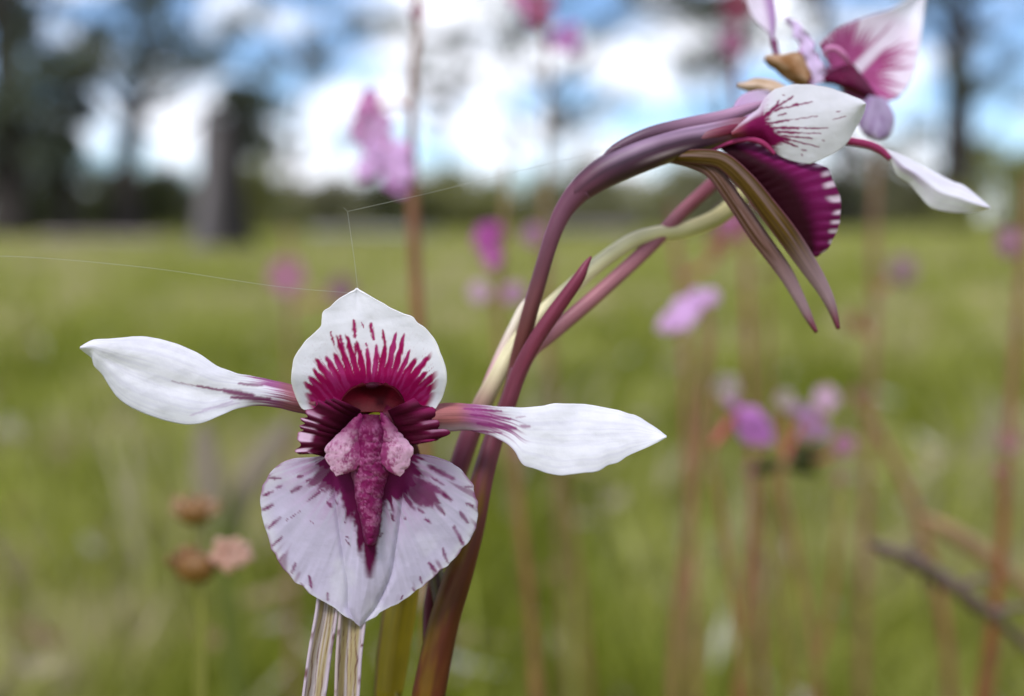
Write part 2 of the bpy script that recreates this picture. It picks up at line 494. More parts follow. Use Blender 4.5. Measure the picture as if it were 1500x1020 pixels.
tree('gum_tree', 'distant bare-limbed sapling against bright cloud, right of the pink-flowered stalk', (655, 335),
     [(655, 300, 8), (652, 230, 7), (660, 150, 5), (668, 60, 4)],
     [[(654, 210, 4), (630, 160, 3), (600, 140, 2)], [(658, 170, 4), (690, 120, 3), (710, 80, 2)]],
     [(630, 120, 22, 10), (690, 105, 20, 8), (660, 50, 26, 10), (640, 175, 18, 8)], 380, seed=40, canopy=(16, 550, 740, -40, 210))

# broken stump
sd_ = ground_d(367)
st = empty('tree_stump', P(325, 367, sd_), 'tall broken grey-brown tree stump standing alone in the meadow', 'stump')
ring, hh = 40, 26
a = np.linspace(0, 2 * np.pi, ring, endpoint=False)
py_ = np.linspace(370, 172, hh)
cx_ = np.interp(py_, [172, 260, 370], [328, 326, 325])
Wd = np.interp(py_, [172, 230, 300, 340, 370], [62, 66, 72, 82, 100]) / 2 * sd_ / FPX
cc = P(cx_, py_, sd_)
rad = Wd[:, None] * (1 + 0.12 * (fbm(np.cos(a)[None] * 2 + 5, np.sin(a)[None] * 2 + py_[:, None] * 0.01, 8) - 0.5) * 2 + 0.05 * np.sin(a * 9)[None])
V = np.stack([cc[:, 0][:, None] + rad * np.cos(a), cc[:, 1][:, None] + rad * np.sin(a), np.repeat(cc[:, 2][:, None], ring, 1)], -1)
V[-1, :, 2] += (vnoise(a * 3, 0, 4) - 0.3) * 0.22
V[-2, :, 2] += (vnoise(a * 3, 0, 4) - 0.3) * 0.10
cap = V[-1].copy(); cap[:, :2] = cap[:, :2] * 0.25 + cc[-1, :2] * 0.75; cap[:, 2] -= 0.12
cap2 = np.repeat(cap.mean(0)[None], ring, 0)
V = np.concatenate([V, cap[None], cap2[None]]); nn = fbm(np.cos(a)[None] * 3 + np.zeros((hh + 2, 1)), np.sin(a)[None] * 3 + np.arange(hh + 2)[:, None] * 0.25, 9)
# paler on the left half, darker on the right half
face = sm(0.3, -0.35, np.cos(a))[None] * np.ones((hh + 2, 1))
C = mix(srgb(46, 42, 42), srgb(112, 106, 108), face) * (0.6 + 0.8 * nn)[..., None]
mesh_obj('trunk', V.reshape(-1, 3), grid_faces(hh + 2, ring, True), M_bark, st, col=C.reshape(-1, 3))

# scrub and fallen timber along the far side
def shrub(px, py, wpx, hpx, label, cols, seed, n=7000, name='shrub'):
    d = ground_d(py)
    hpx *= 1.42
    k = d / FPX
    r = empty(name, P(px, py, d), label, 'shrub', 'scrub along the far side of the meadow')
    g = np.random.default_rng(seed)
    for j in range(3):
        q = g.uniform(-.25, .25) * wpx
        bark('stem', [(px + q * .2, py + 1, max(2.0, wpx * .03)), (px + q, py - hpx * .5, max(1.2, wpx * .015))], r, d, BARK_D)
    m = 16
    ux, uz = g.uniform(-.55, .55, m), np.r_[g.uniform(0.05, .3, 6), g.uniform(0.2, .8, 10)]
    uz *= 1 - 0.35 * np.abs(ux) / .55
    cc = P(px + ux * wpx, py - uz * hpx, d + g.uniform(-.3, .3, m) * wpx * k)
    rr = np.stack([g.uniform(.14, .24, m) * wpx * k, g.uniform(.14, .24, m) * wpx * k, g.uniform(.14, .24, m) * hpx * k], -1)
    V, F, C = leaf_cloud(cc, rr, n, min(0.3, 0.05 * wpx * k + 0.04), cols, seed, .2, .34)
    mesh_obj('foliage', V, F, M_leaf, r, col=C)

DG = [srgb(56, 62, 28), srgb(68, 74, 34), srgb(46, 52, 26)]
OG = [srgb(126, 126, 70), srgb(138, 136, 82), srgb(108, 112, 60)]
YG = [srgb(150, 150, 84), srgb(138, 142, 70), srgb(124, 126, 66)]
KG = [srgb(124, 122, 88), srgb(138, 134, 102), srgb(106, 108, 76)]
for i, (px, py, wp, hp, lab, cl) in enumerate([
    (40, 344, 130, 84, 'dark green thicket around the foot of the heavy-foliaged tree', DG),
    (140, 341, 120, 80, 'dark green bush between the sapling and the forked gum', DG),
    (245, 342, 120, 84, 'deep green bush filling the gap from forked gum to stump', DG),
    (390, 340, 90, 84, 'pale yellow-green bush just right of the broken stump', YG),
    (470, 338, 110, 66, 'dull olive bush behind the slender pale sapling', KG),
    (560, 337, 120, 62, 'low dark olive bush behind the pink-flowered stalk', DG),
    (660, 337, 130, 60, 'low olive bush left of the open-crowned distant gum', OG),
    (760, 336, 130, 70, 'mid olive bush around the foot of the open-crowned distant gum', OG),
    (860, 337, 130, 84, 'olive green bush beyond the arching orchid bud', KG),
    (960, 336, 140, 90, 'yellow olive bush beyond the crossing orchid stalks', OG),
    (1075, 337, 140, 96, 'dull olive bush behind the hanging maroon lip', KG),
    (1190, 337, 130, 88, 'dark green bush at the foot of the thin gum trunk', DG),
    (1300, 336, 150, 100, 'brownish olive bush beneath the drooping white petal', KG),
    (1455, 338, 130, 104, 'yellow-green bush right of the tall straight trunk', YG),
    (1560, 337, 140, 110, 'olive bush at the far end of the scrub line', OG)]):
    shrub(px, py, wp, hp, lab, cl, 60 + i)

# far wood: one mass along the horizon
g = np.random.default_rng(77)
xs = np.linspace(-170, 170, 170)
cc = np.stack([xs + g.normal(0, 1, 170), 110 + g.normal(0, 6, 170), g.uniform(0.8, 4.2, 170)], -1)
V, F, C = leaf_cloud(cc, np.stack([np.full(170, 2.4), np.full(170, 2.2), g.uniform(1.2, 2.0, 170)], -1), 84000, 0.8, KG + OG, 78, 0.1, .4)
tag(mesh_obj('far_wood', V, F, M_leaf, col=C, origin=(0, 110, 0)), 'low hazy olive woodland lining the horizon behind the scrub', 'woodland', kind='stuff')

def log(px0, px1, py, wpx, colr, label):
    d = ground_d(py)
    o = bark('fallen_log', [(px0, py - wpx * .5, wpx), ((px0 + px1) / 2, py - wpx * .6, wpx * .9), (px1, py - wpx * .45, wpx * .7)], None, d, colr)
    tag(o, label, 'log', 'fallen timber in the meadow')
log(60, 250, 356, 13, srgb(150, 138, 134), 'long pale grey fallen log in front of the forked gum')
log(455, 640, 349, 14, srgb(150, 146, 142), 'weathered silver fallen log crossing behind the pink-flowered stalk')
log(800, 935, 345, 16, srgb(128, 120, 124), 'grey fallen log seen below the arching orchid bud')

# ------------------------------------------------------------------ plant-building helpers in photo pixels
def path_curve(pts, n):
    ext = getattr(pts, 'ext', None)
    c = curve(pts, n)
    if ext is not None:
        c = np.vstack([c, curve([c[-1]] + list(ext), 14)[1:]])
    return c

class Path(list):
    ext = None

def tube(name, pts, mat, parent, col, n=60, ring=20, flat=1.0):
    """pts: (px, py, depth mm, width px); col(u, w) -> colours, w goes round the tube"""
    c = path_curve(pts, n)
    C = P(c[:, 0], c[:, 1], c[:, 2] / 1000)
    R = c[:, 3] / 2 * c[:, 2] / 1000 / FPX
    V, F, U, W = tube_world(C, R, ring)
    ci = np.minimum((U * (len(C) - 1) + .5).astype(int), len(C) - 1)
    k = 1 + .16 * (fbm(np.cos(W * 2 * np.pi) * 2.2 + 5, np.sin(W * 2 * np.pi) * 2.2 + U * 3, 7) - .5)
    V = C[ci] + (V - C[ci]) * k[:, None]
    return mesh_obj(name, V, F, mat, parent, col=col(U, W) * (.84 + .32 * fbm(np.cos(W * 2 * np.pi) * 5 + 9, np.sin(W * 2 * np.pi) * 5 + U * 2, 13))[:, None])

def to_ground(pts, drift=0.0, wend=None):
    """extend a stalk, given in (px, py, mm, px) top to bottom, straight down to the soil"""
    px, py, d, wd = pts[-1]
    p = P(px, py, d / 1000)
    out_ = Path(pts)
    ext = []
    for f in (0.4, 0.75, 1.02):
        q = np.array([p[0] + drift * f, p[1], p[2] * (1 - f)])
        # back to pixel form
        v = q - np.array([0, 0, CAMH])
        dd = v[1] * CP - v[2] * SP
        up = v[1] * SP + v[2] * CP
        ext.append((750 + v[0] / dd * FPX, 510 - up / dd * FPX, dd * 1000, (wend or wd * 1.05)))
    out_.ext = ext
    return out_

def strip(name, A, B, depth, col, parent, nu=90, nv=60, thick=1.6e-4, mat=None, wob=0.0, wf=30, seed=0):
    """sheet between two outline curves A, B (photo pixels, both base -> tip)"""
    A, B = curve(A, nu), curve(B, nu)
    u = np.linspace(0, 1, nu)[:, None] * np.ones((1, nv))
    v = np.ones((nu, 1)) * np.linspace(0, 1, nv)[None]
    if wob:
        nA = (vnoise(u[:, 0] * wf, 0, seed) - 0.5) * wob
        nB = (vnoise(u[:, 0] * wf, 9, seed) - 0.5) * wob
        dirn = (B - A) / (np.linalg.norm(B - A, axis=1)[:, None] + 6)
        A = A + dirn * nA[:, None]; B = B + dirn * nB[:, None]
    XY = A[:, None] * (1 - v[..., None]) + B[:, None] * v[..., None]
    px, py = XY[..., 0], XY[..., 1]
    d = depth(u, v, px, py)
    V = P(px, py, d / 1000).reshape(-1, 3)
    return mesh_obj(name, V, grid_faces(nu, nv), mat or M_petal, parent, col=col(u, v, px, py).reshape(-1, 3), thick=thick)

def ribbon(name, pts, cup, col, parent, nu=80, nv=25, thick=2e-4, mat=None, twist=0.0):
    """strap along centre points (px, py, mm, width px)"""
    c = path_curve(pts, nu)
    nu = len(c)
    T = np.gradient(c[:, :2], axis=0); T /= np.linalg.norm(T, axis=1)[:, None]
    N = np.stack([-T[:, 1], T[:, 0]], 1)
    u = np.linspace(0, 1, nu)[:, None] * np.ones((1, nv))
    v = np.ones((nu, 1)) * np.linspace(0, 1, nv)[None]
    XY = c[:, None, :2] + N[:, None] * ((v - .5) * c[:, 3:4])[..., None]
    d = c[:, 2:3] + cup * (2 * v - 1) ** 2 + twist * (2 * v - 1)
    V = P(XY[..., 0], XY[..., 1], d / 1000).reshape(-1, 3)
    return mesh_obj(name, V, grid_faces(nu, nv), mat or M_petal, parent, col=col(u, v, XY[..., 0], XY[..., 1]).reshape(-1, 3), thick=thick)

def seg_mask(px, py, segs, wid, seed=0):
    """soft tapering strokes"""
    m = np.zeros_like(px)
    jx = (vnoise(px * .35, py * .35, seed) - .5) * 2.2
    jy = (vnoise(px * .35, py * .35, seed + 3) - .5) * 1.6
    for s in segs:
        (x0, y0), (x1, y1) = s[0], s[1]
        wd = s[2] if len(s) > 2 else wid
        dx, dy = x1 - x0, y1 - y0
        t = np.clip(((px + jx - x0) * dx + (py + jy - y0) * dy) / (dx * dx + dy * dy + 1e-9), 0, 1)
        dist = np.hypot(px + jx - x0 - t * dx, py + jy - y0 - t * dy)
        m = np.maximum(m, sm(wd * 1.45, wd * .25, dist * (1 + .5 * np.abs(2 * t - 1))) * s[3] if len(s) > 3 else sm(wd * 1.45, wd * .25, dist * (1 + .5 * np.abs(2 * t - 1))))
    return m

def zc(x0, y0, s):
    return lambda L_: [(x0 + x / s, y0 + y / s) for x, y in L_]

WHITE = np.array([0.81, 0.80, 0.87])
LAV = np.array([0.61, 0.55, 0.73])
MAROON = srgb(152, 6, 80)
DARKM = srgb(66, 0, 30)
MAGENTA = srgb(172, 52, 120)
PINK = srgb(158, 92, 140)
STALK = srgb(150, 92, 104)

# ------------------------------------------------------------------ the orchid
stem_pts = [(760, 542, 93, 25), (743, 590, 93, 24), (724, 640, 92.5, 27), (707, 700, 92, 31), (692, 770, 92, 36), (672, 840, 92, 41), (648, 920, 92, 44), (628, 1015, 92, 49)]
full = to_ground(stem_pts, 0.004, 52)
base = P(*full.ext[-1][:2], full.ext[-1][2] / 1000); base[2] = 0
orchid = empty('orchid', base, 'purple and white orchid with several flowers on one arching maroon stem', 'orchid')

def stem_col(U, W):
    n = fbm(W * 10, U * 8, 3)
    s = fbm(W * 26, U * 3, 5)
    c = mix(srgb(104, 50, 66), srgb(80, 34, 18), sm(0.2, 0.6, U))
    c = mix(c, srgb(100, 72, 8), .85 * sm(.4, .9, np.cos((W - .68) * 2 * np.pi) * .6 + (n - .4)) * sm(.2, .4, U))
    return c * (0.7 + .55 * s)[..., None]
tube('stem', full, M_stem, orchid, stem_col, 140, 28)

# bract wrapping the stem, with a free purple tip
def bract_col(U, W):
    s = fbm(W * 20, U * 5, 6)
    return mix(srgb(112, 38, 64), srgb(100, 46, 58), U) * (0.75 + .5 * s)[..., None]
tube('bract', [(866, 376, 91, 3), (858, 388, 91, 10), (846, 410, 91, 17), (812, 458, 91.3, 21), (785, 498, 91.6, 22), (761, 543, 92, 23), (744, 592, 92.2, 24), (729, 630, 92.4, 25)], M_stem, orchid, bract_col, 80, 24)
# cream sheath edge standing off behind the bud stalk
def cream_col(U, W):
    s = fbm(W * 14, U * 8, 8)
    top = np.cos((W) * 2 * np.pi)
    c = mix(srgb(224, 214, 172), srgb(168, 158, 92), sm(.35, 0.0, U) * 0.8)
    c = mix(c, srgb(126, 66, 84), sm(.54, .66, U))
    c = mix(c, srgb(92, 26, 34), sm(.8, .9, U))
    return c * (0.8 + .35 * s)[..., None]
tube('pedicel', [(1130, 215, 103, 20), (1105, 262, 102, 22), (1082, 292, 101, 24), (1048, 320, 100, 24), (1000, 338, 99, 23), (960, 343, 98, 22), (925, 354, 97.5, 22), (880, 384, 97, 22), (838, 420, 96.5, 22), (792, 462, 96, 22),
                 (753, 508, 95.5, 23), (728, 552, 95, 25), (703, 600, 95, 28), (676, 672, 95, 29), (655, 750, 95.5, 24), (640, 830, 95.5, 20), (630, 890, 94.5, 20), (630, 940, 93, 22)], M_stem, orchid, cream_col, 140, 22)
def pale_col(U, W):
    return mix(srgb(226, 214, 196), srgb(176, 112, 136), sm(.2, .9, U))
tube('bract', [(771, 438, 96.5, 3), (764, 452, 96.5, 10), (752, 480, 96.5, 14), (736, 515, 96.5, 16), (718, 556, 96.3, 16), (704, 590, 96, 14)], M_stem, orchid, pale_col, 50, 16)
def pink_col(U, W):
    s = fbm(W * 16, U * 10, 9)
    return mix(srgb(118, 52, 72), srgb(150, 96, 106), sm(.15, .7, U)) * (0.75 + .5 * s)[..., None]
tube('pedicel', [(1180, 118, 106, 18), (1120, 185, 104, 18), (1075, 240, 102, 19), (1038, 275, 100, 20), (1000, 310, 99, 20), (955, 358, 98, 21), (880, 427, 96.5, 22), (811, 486, 95.5, 23), (775, 516, 94.5, 24), (748, 575, 93.5, 24)], M_stem, orchid, pink_col, 110, 22)
# yellow-green sheathing leaf behind the lip
def leaf_col(u, v, px, py):
    s = fbm(v * 16, u * 4, 12)
    c = mix(srgb(150, 128, 20), srgb(134, 116, 4), v)
    c = mix(c, srgb(86, 44, 44), sm(.88, .96, v))
    return c * (0.8 + .4 * s)[..., None]
lp = to_ground([(612, 760, 97, 8), (600, 820, 97, 30), (588, 880, 96, 42), (577, 950, 95.5, 42), (569, 1015, 95, 36)], 0.02, 40)
ribbon('leaf', lp, 2.2, leaf_col, orchid, 120, 20, 4e-4, M_stem)

# ---- front flower: the column is the flower's own mesh, everything else hangs on it
Z1 = zc(350, 400, 3.75)
Z7 = zc(430, 540, 5.1)
# column: dark hooded throat with a yellow-green stigma
def column_mesh():
    nu, nv = 60, 60
    u = np.linspace(0, 1, nu)[:, None] * np.ones((1, nv)); v = np.ones((nu, 1)) * np.linspace(0, 1, nv)[None]
    A = curve(Z7([(330, 330), (360, 230), (430, 150), (520, 115)]), nu)[::-1]
    B = curve(Z7([(850, 330), (820, 230), (760, 150), (680, 115)]), nu)[::-1]
    XY = A[:, None] * (1 - v[..., None]) + B[:, None] * v[..., None]
    px, py = XY[..., 0], XY[..., 1]
    e = 2 * v - 1
    d = 84.9 + 0.7 * np.sin(np.pi * np.clip(u * 1.0, 0, 1)) * (1 - e ** 2) + 0.9 * u + .5 * e ** 2
    c = mix(srgb(66, 0, 16), srgb(78, 0, 14), sm(.15, .7, u) * (1 - np.abs(e)))
    c = mix(c, srgb(70, 2, 34), sm(.12, .0, u) * sm(.7, .3, np.abs(e)))
    c = c * (0.8 + .4 * fbm(px * .12, py * .12, 4))[..., None]
    return P(px, py, d / 1000).reshape(-1, 3), grid_faces(nu, nv), c.reshape(-1, 3)
V, F, C = column_mesh()
flower = mesh_obj('flower', V, F, M_callus, orchid, col=C, thick=3e-4)
flower['label'] = 'open white flower with maroon throat facing forward, lowest on the stem'
# stigma
def blob(name, px, py, d, rx, ry, rd, colr, parent, mat=None, jit=0.0):
    nu, nv = 14, 20
    t = np.linspace(0, np.pi, nu)[:, None]; a_ = np.linspace(0, 2 * np.pi, nv, endpoint=False)[None]
    X = px + rx * np.sin(t) * np.cos(a_); Y = py - ry * np.cos(t) * np.ones_like(a_); D = d + rd * np.sin(t) * np.sin(a_)
    n = vnoise(X * .2, Y * .2, 3)
    return mesh_obj(name, P(X, Y, D / 1000).reshape(-1, 3), grid_faces(nu, nv, True), mat or M_callus, parent,
                    col=(np.asarray(colr)[None, None] * (0.75 + .5 * n)[..., None]).reshape(-1, 3))
blob('stigma', 551, 614, 84.2, 16, 10, 0.6, srgb(88, 86, 10), flower)
blob('anther', 545, 565, 84.6, 9, 5, 0.3, srgb(52, 4, 26), flower)

# dorsal sepal
dsL = Z1([(520, 800), (430, 770), (372, 752), (345, 742), (315, 690), (295, 625), (289, 560), (300, 485), (325, 430), (370, 370), (420, 322), (448, 290), (455, 250), (464, 212), (500, 188), (545, 145), (600, 113), (630, 100), (648, 85)])
dsR = Z1([(900, 800), (1000, 770), (1045, 752), (1085, 740), (1116, 680), (1135, 620), (1141, 560), (1130, 500), (1105, 430), (1075, 370), (1030, 312), (985, 275), (950, 241), (905, 224), (830, 190), (760, 150), (690, 112), (664, 98), (648, 85)])
def ds_depth(u, v, px, py):
    e = 2 * v - 1
    return 86.6 + 0.9 * sm(545, 600, py) - 0.9 * sm(600, 430, py) - 0.5 * e ** 2 * sm(0.0, .5, u) * sm(1.25, .3, u) + .05 * np.sin(px * .11 + 2) * sm(.5, 1, u) \
        + 0.10 * np.exp(-(e / .2) ** 2) * sm(.3, .7, u) + 0.12 * (fbm(px * .03, py * .03, 5) - .5)
def ds_col(u, v, px, py):
    cx, cy = 543.0, 640.0
    th = np.arctan2(px - cx, cy - py); r = np.hypot(px - cx, py - cy)
    th = th + (vnoise(px * .03, py * .03, 2) - .5) * .05 + (vnoise(px * .15, py * .1, 7) - .5) * .02
    K = 10.5
    q = th * K; k = np.floor(q); f = np.abs(q - k - .5) * 2
    rnd = _h(k, k * 0 + 3, 11); rnd2 = _h(k, k * 0 + 5, 12)
    at_ = np.abs(th)
    env = np.interp(at_, [0, .25, .5, .7, .9, 1.15, 1.4, 2], [130, 160, 156, 148, 138, 122, 110, 90])
    end = env * (0.86 + .24 * rnd)
    start = np.interp(at_, [0, .3, .6, .9, 1.15, 1.4, 2], [88, 98, 110, 108, 100, 92, 74])
    wdt = np.clip(1 - (r - start) / (end - start), 0, 1) ** .55
    fine = (vnoise(px * .5, py * .22, 9) - .5) * .35
    m = sm(-.06, .26, wdt * (.92 + .3 * rnd2) - f + .10 + fine * .5) * sm(end + 3, end - 5, r)
    m = np.maximum(m, sm(start + 10, start - 4, r + 12 * (vnoise(th * 30, r * .05, 4) - .5)))
    # secondary fine hairs at the edge of the sunburst
    q2 = th * 27; k2 = np.floor(q2); f2 = np.abs(q2 - k2 - .5) * 2
    e2 = env * (0.74 + .28 * _h(k2, k2 * 0, 21))
    m = np.maximum(m, .85 * sm(0, .3, .62 * np.clip((e2 - r) / 40, 0, 1) - f2 + .12) * sm(.25, .6, np.abs(th)))
    m = m * (1 - sm(.80, .92, np.abs(2 * v - 1)))
    # detached dashes near the top
    d = seg_mask(px, py, [((519, 470), (520, 494), 3.6), ((520, 504), (521, 520), 2.6), ((543, 474), (548, 497), 3.4), ((530, 473), (533, 480), 1.8), ((561, 484), (566, 520), 3.0),
                          ((536, 503), (538, 508), 1.5), ((537, 512), (539, 520), 2), ((551, 506), (556, 530), 3.2), ((498, 492), (508, 530), 3.2), ((484, 486), (490, 505), 2.0)], 3, 5)
    m = np.maximum(m, d)
    tone = mix(MAROON, MAGENTA, sm(.42, .72, fbm(th * 24, r * .03, 14)) * .75 * sm(60, 100, r))
    tone = mix(tone, DARKM, sm(78, 50, r) * .7)
    white = mix(WHITE, srgb(232, 190, 214), .7 * sm(150, 95, r) * sm(.75, .2, np.abs(th)))
    white = mix(white, srgb(244, 240, 236), .4 * sm(.93, 1, np.abs(2 * v - 1)))
    return mix(white, tone, np.clip(m, 0, 1))
strip('dorsal_sepal', dsL, dsR, ds_depth, ds_col, flower, 170, 170, wob=2.0, wf=26, seed=3)

# side petals
Z3 = zc(100, 460, 3.947); Z4 = zc(600, 560, 3.75)
pLt = Z3([(1420, 440), (1290, 410), (1220, 398), (1150, 380), (1050, 360), (950, 335), (860, 300), (770, 240), (680, 195), (600, 165), (520, 145), (420, 133), (330, 135), (250, 145), (160, 150), (110, 170), (70, 195)])
pLb = Z3([(1440, 585), (1350, 570), (1280, 555), (1220, 540), (1130, 528), (1050, 530), (980, 545), (920, 570), (870, 590), (800, 620), (750, 635), (680, 637), (600, 625), (520, 600), (430, 570), (370, 540), (300, 490), (250, 430), (200, 350), (155, 300), (140, 255), (105, 225), (70, 195)])
pRt = Z4([(20, 140), (150, 125), (270, 118), (380, 125), (480, 135), (600, 140), (700, 135), (780, 122), (860, 115), (950, 118), (1040, 135), (1130, 155), (1200, 175), (1240, 185), (1300, 220), (1360, 260), (1410, 300)])
pRb = Z4([(20, 270), (190, 267), (240, 265), (300, 262), (380, 275), (440, 290), (490, 315), (540, 345), (580, 385), (605, 430), (630, 460), (680, 475), (760, 500), (860, 510), (950, 500), (1040, 485), (1090, 455), (1150, 435), (1200, 405), (1290, 365), (1350, 335), (1410, 300)])
def pet_depth(s):
    def f(u, v, px, py):
        e = 2 * v - 1
        groove = (.35 if s > 0 else .08) * np.exp(-((e - .05) / .35) ** 2) * sm(.25, .5, u) * sm(1, .8, u)
        return 88.4 - 1.9 * sm(0, .5, u) + groove + (.55 if s > 0 else .25) * e ** 2 * sm(.3, .6, u) + 1.1 * np.cos(e * 1.5) * -sm(.4, 0, u) \
            + .45 * e * sm(.2, .8, u) * s + .25 * (fbm(px * .02, py * .03, 6) - .5) + .1 * np.sin(u * 23 + e * 2) * np.abs(e)
    return f
def petL_col(u, v, px, py):
    e = 2 * v - 1
    st = fbm(px * .012, v * 22, 15)
    white = mix(WHITE, np.array([.70, .70, .78]), sm(.45, .9, v) * .45 * sm(.2, .5, u))  # grey-violet shading painted into the lower half of the blade
    vn = sm(.35, .75, fbm(u * 3 + v, v * 34, 3))
    white = mix(white, white * np.array([.86, .85, .91]), vn * .75)
    m = sm(362, 400, px - 34 * (st - .5) * 2 + 14 * np.abs(e) * (py < 575) - 20 * np.exp(-(e / .5) ** 2))
    stalk = mix(PINK, STALK, sm(395, 425, px)) * (0.62 + .75 * st)[..., None]
    c = mix(white, stalk, m)
    ln = seg_mask(px, py, [((252, 558), (292, 566), 1.3, .55), ((290, 565), (326, 572), 2.4), ((328, 572), (372, 580), 5.0), ((340, 582), (395, 584), 4), ((350, 562), (385, 566), 2.5, .8)], 3, 8)
    c = mix(c, srgb(120, 34, 92), ln * .9)
    ln2 = seg_mask(px, py, [((280, 608), (340, 588), 2.2, .35), ((300, 600), (350, 590), 2.5, .3)], 3, 8)
    c = mix(c, srgb(172, 130, 184), ln2)
    edge = sm(.93, 1, v) * sm(.35, .1, u)
    return mix(c, srgb(120, 60, 110), edge * .8)
def petR_col(u, v, px, py):
    e = 2 * v - 1
    st = fbm(px * .012, v * 24, 16)
    vn = sm(.35, .75, fbm(u * 3 + v * 2, v * 34, 4))
    white = mix(WHITE, WHITE * np.array([.87, .86, .92]), vn * .7)
    white = mix(white, np.array([.74, .74, .81]), sm(.35, .6, v) * sm(.55, .3, u) * .5)
    m = sm(748, 704, px + 44 * (st - .5) * 2 - 16 * np.exp(-((v - .55) / .25) ** 2) + 22 * (v < .12) + 26 * sm(.75, 1, v))
    stalk = mix(mix(STALK, srgb(166, 104, 94), .5), PINK, sm(665, 700, px)) * (0.66 + .7 * st)[..., None]
    stalk = mix(stalk, srgb(206, 186, 206), sm(.62, .95, v) * .7)
    c = mix(white, stalk, m)
    ln = seg_mask(px, py, [((690, 608), (748, 614), 2.8), ((700, 620), (756, 628), 3.6), ((756, 612), (770, 610), 1.6, .6), ((764, 624), (776, 625), 3.2, .75), ((680, 600), (736, 602), 2.4), ((690, 630), (735, 634), 2)], 3, 12)
    c = mix(c, srgb(136, 48, 112), ln * .85)
    edge = sm(.93, 1, v) * sm(.5, .3, u)
    return mix(c, srgb(130, 64, 116), edge * .8)
strip('petal', pLt, pLb, pet_depth(1), petL_col, flower, 170, 60, wob=1.6, wf=22, seed=5)
strip('petal', pRt, pRb, pet_depth(-.6), petR_col, flower, 170, 60, wob=2.2, wf=24, seed=6)

# lip
Z2 = zc(350, 620, 3.29)
lipL = Z2([(600, 120), (480, 150), (400, 160), (330, 167), (270, 171), (210, 190), (160, 225), (130, 280), (112, 330), (106, 380), (112, 440), (125, 500), (145, 560), (170, 620), (200, 675), (240, 725), (275, 765), (310, 785), (360, 830), (410, 860), (460, 885), (510, 925), (555, 957), (583, 975)])
lipR = Z2([(640, 120), (760, 150), (840, 153), (900, 154), (960, 168), (1020, 190), (1065, 220), (1100, 260), (1130, 310), (1142, 360), (1146, 410), (1141, 480), (1130, 530), (1110, 570), (1078, 602), (1050, 640), (1010, 680), (960, 715), (900, 770), (850, 810), (800, 845), (740, 880), (690, 905), (650, 935), (610, 957), (583, 975)])
def lip_xc(py): return 541 - 14 * sm(835, 916, py)
def lip_depth(u, v, px, py):
    t = np.clip((py - 660) / 256, 0, 1)
    hw = np.interp(py, [660, 700, 770, 830, 890, 912, 918], [58, 52, 44, 35, 20, 6, 3])
    a_ = np.abs(px - lip_xc(py))
    keel = -.45 * np.clip(1 - a_ / hw, 0, 1) ** 1.0 * sm(916, 860, py)
    crease = .28 * np.exp(-((a_ - hw) / 5.0) ** 2) * sm(670, 740, py)
    return 84.6 + 3.1 * t + 1.5 * (a_ / 150) ** 2 + keel + crease + .16 * (fbm(px * .025, py * .025, 8) - .5)
LS = [((150, 262), (205, 266), 8), ((185, 310), (212, 298), 8), ((118, 348), (165, 328), 9), ((116, 418), (165, 393), 10), ((145, 505), (200, 453), 11), ((165, 590), (212, 545), 8), ((196, 662), (220, 632), 9), ((258, 720), (275, 672), 9), ((342, 735), (352, 790), 9),
      ((258, 328), (300, 305), 13), ((285, 258), (310, 252), 9), ((335, 372), (410, 318), 8), ((430, 850), (432, 815), 6), ((330, 275), (362, 268), 9), ((300, 770), (320, 800), 6),
      ((915, 205), (1030, 265), 16), ((948, 308), (1018, 368), 15), ((940, 380), (990, 435), 12), ((1090, 305), (1122, 305), 8), ((1095, 385), (1128, 400), 8), ((1065, 428), (1100, 476), 12), ((1035, 500), (1078, 582), 12), ((980, 603), (1000, 660), 10), ((915, 672), (948, 712), 12),
      ((870, 738), (882, 770), 8), ((735, 440), (743, 468), 12), ((898, 463), (922, 477), 9), ((838, 792), (844, 802), 8), ((518, 543), (532, 553), 6), ((692, 528), (678, 546), 7), ((512, 478), (514, 482), 5), ((430, 380), (445, 400), 9), ((465, 370), (480, 390), 8), ((520, 560), (540, 590), 4),
      ((780, 845), (790, 830), 5), ((1000, 665), (1010, 672), 6), ((860, 410), (890, 430), 8), ((800, 455), (806, 460), 6), ((345, 470), (360, 480), 3), ((230, 470), (300, 420), 3)]
LS = [((350 + a_[0] / 3.29, 620 + a_[1] / 3.29), (350 + b_[0] / 3.29, 620 + b_[1] / 3.29), w_ / 3.29) for a_, b_, w_ in LS]
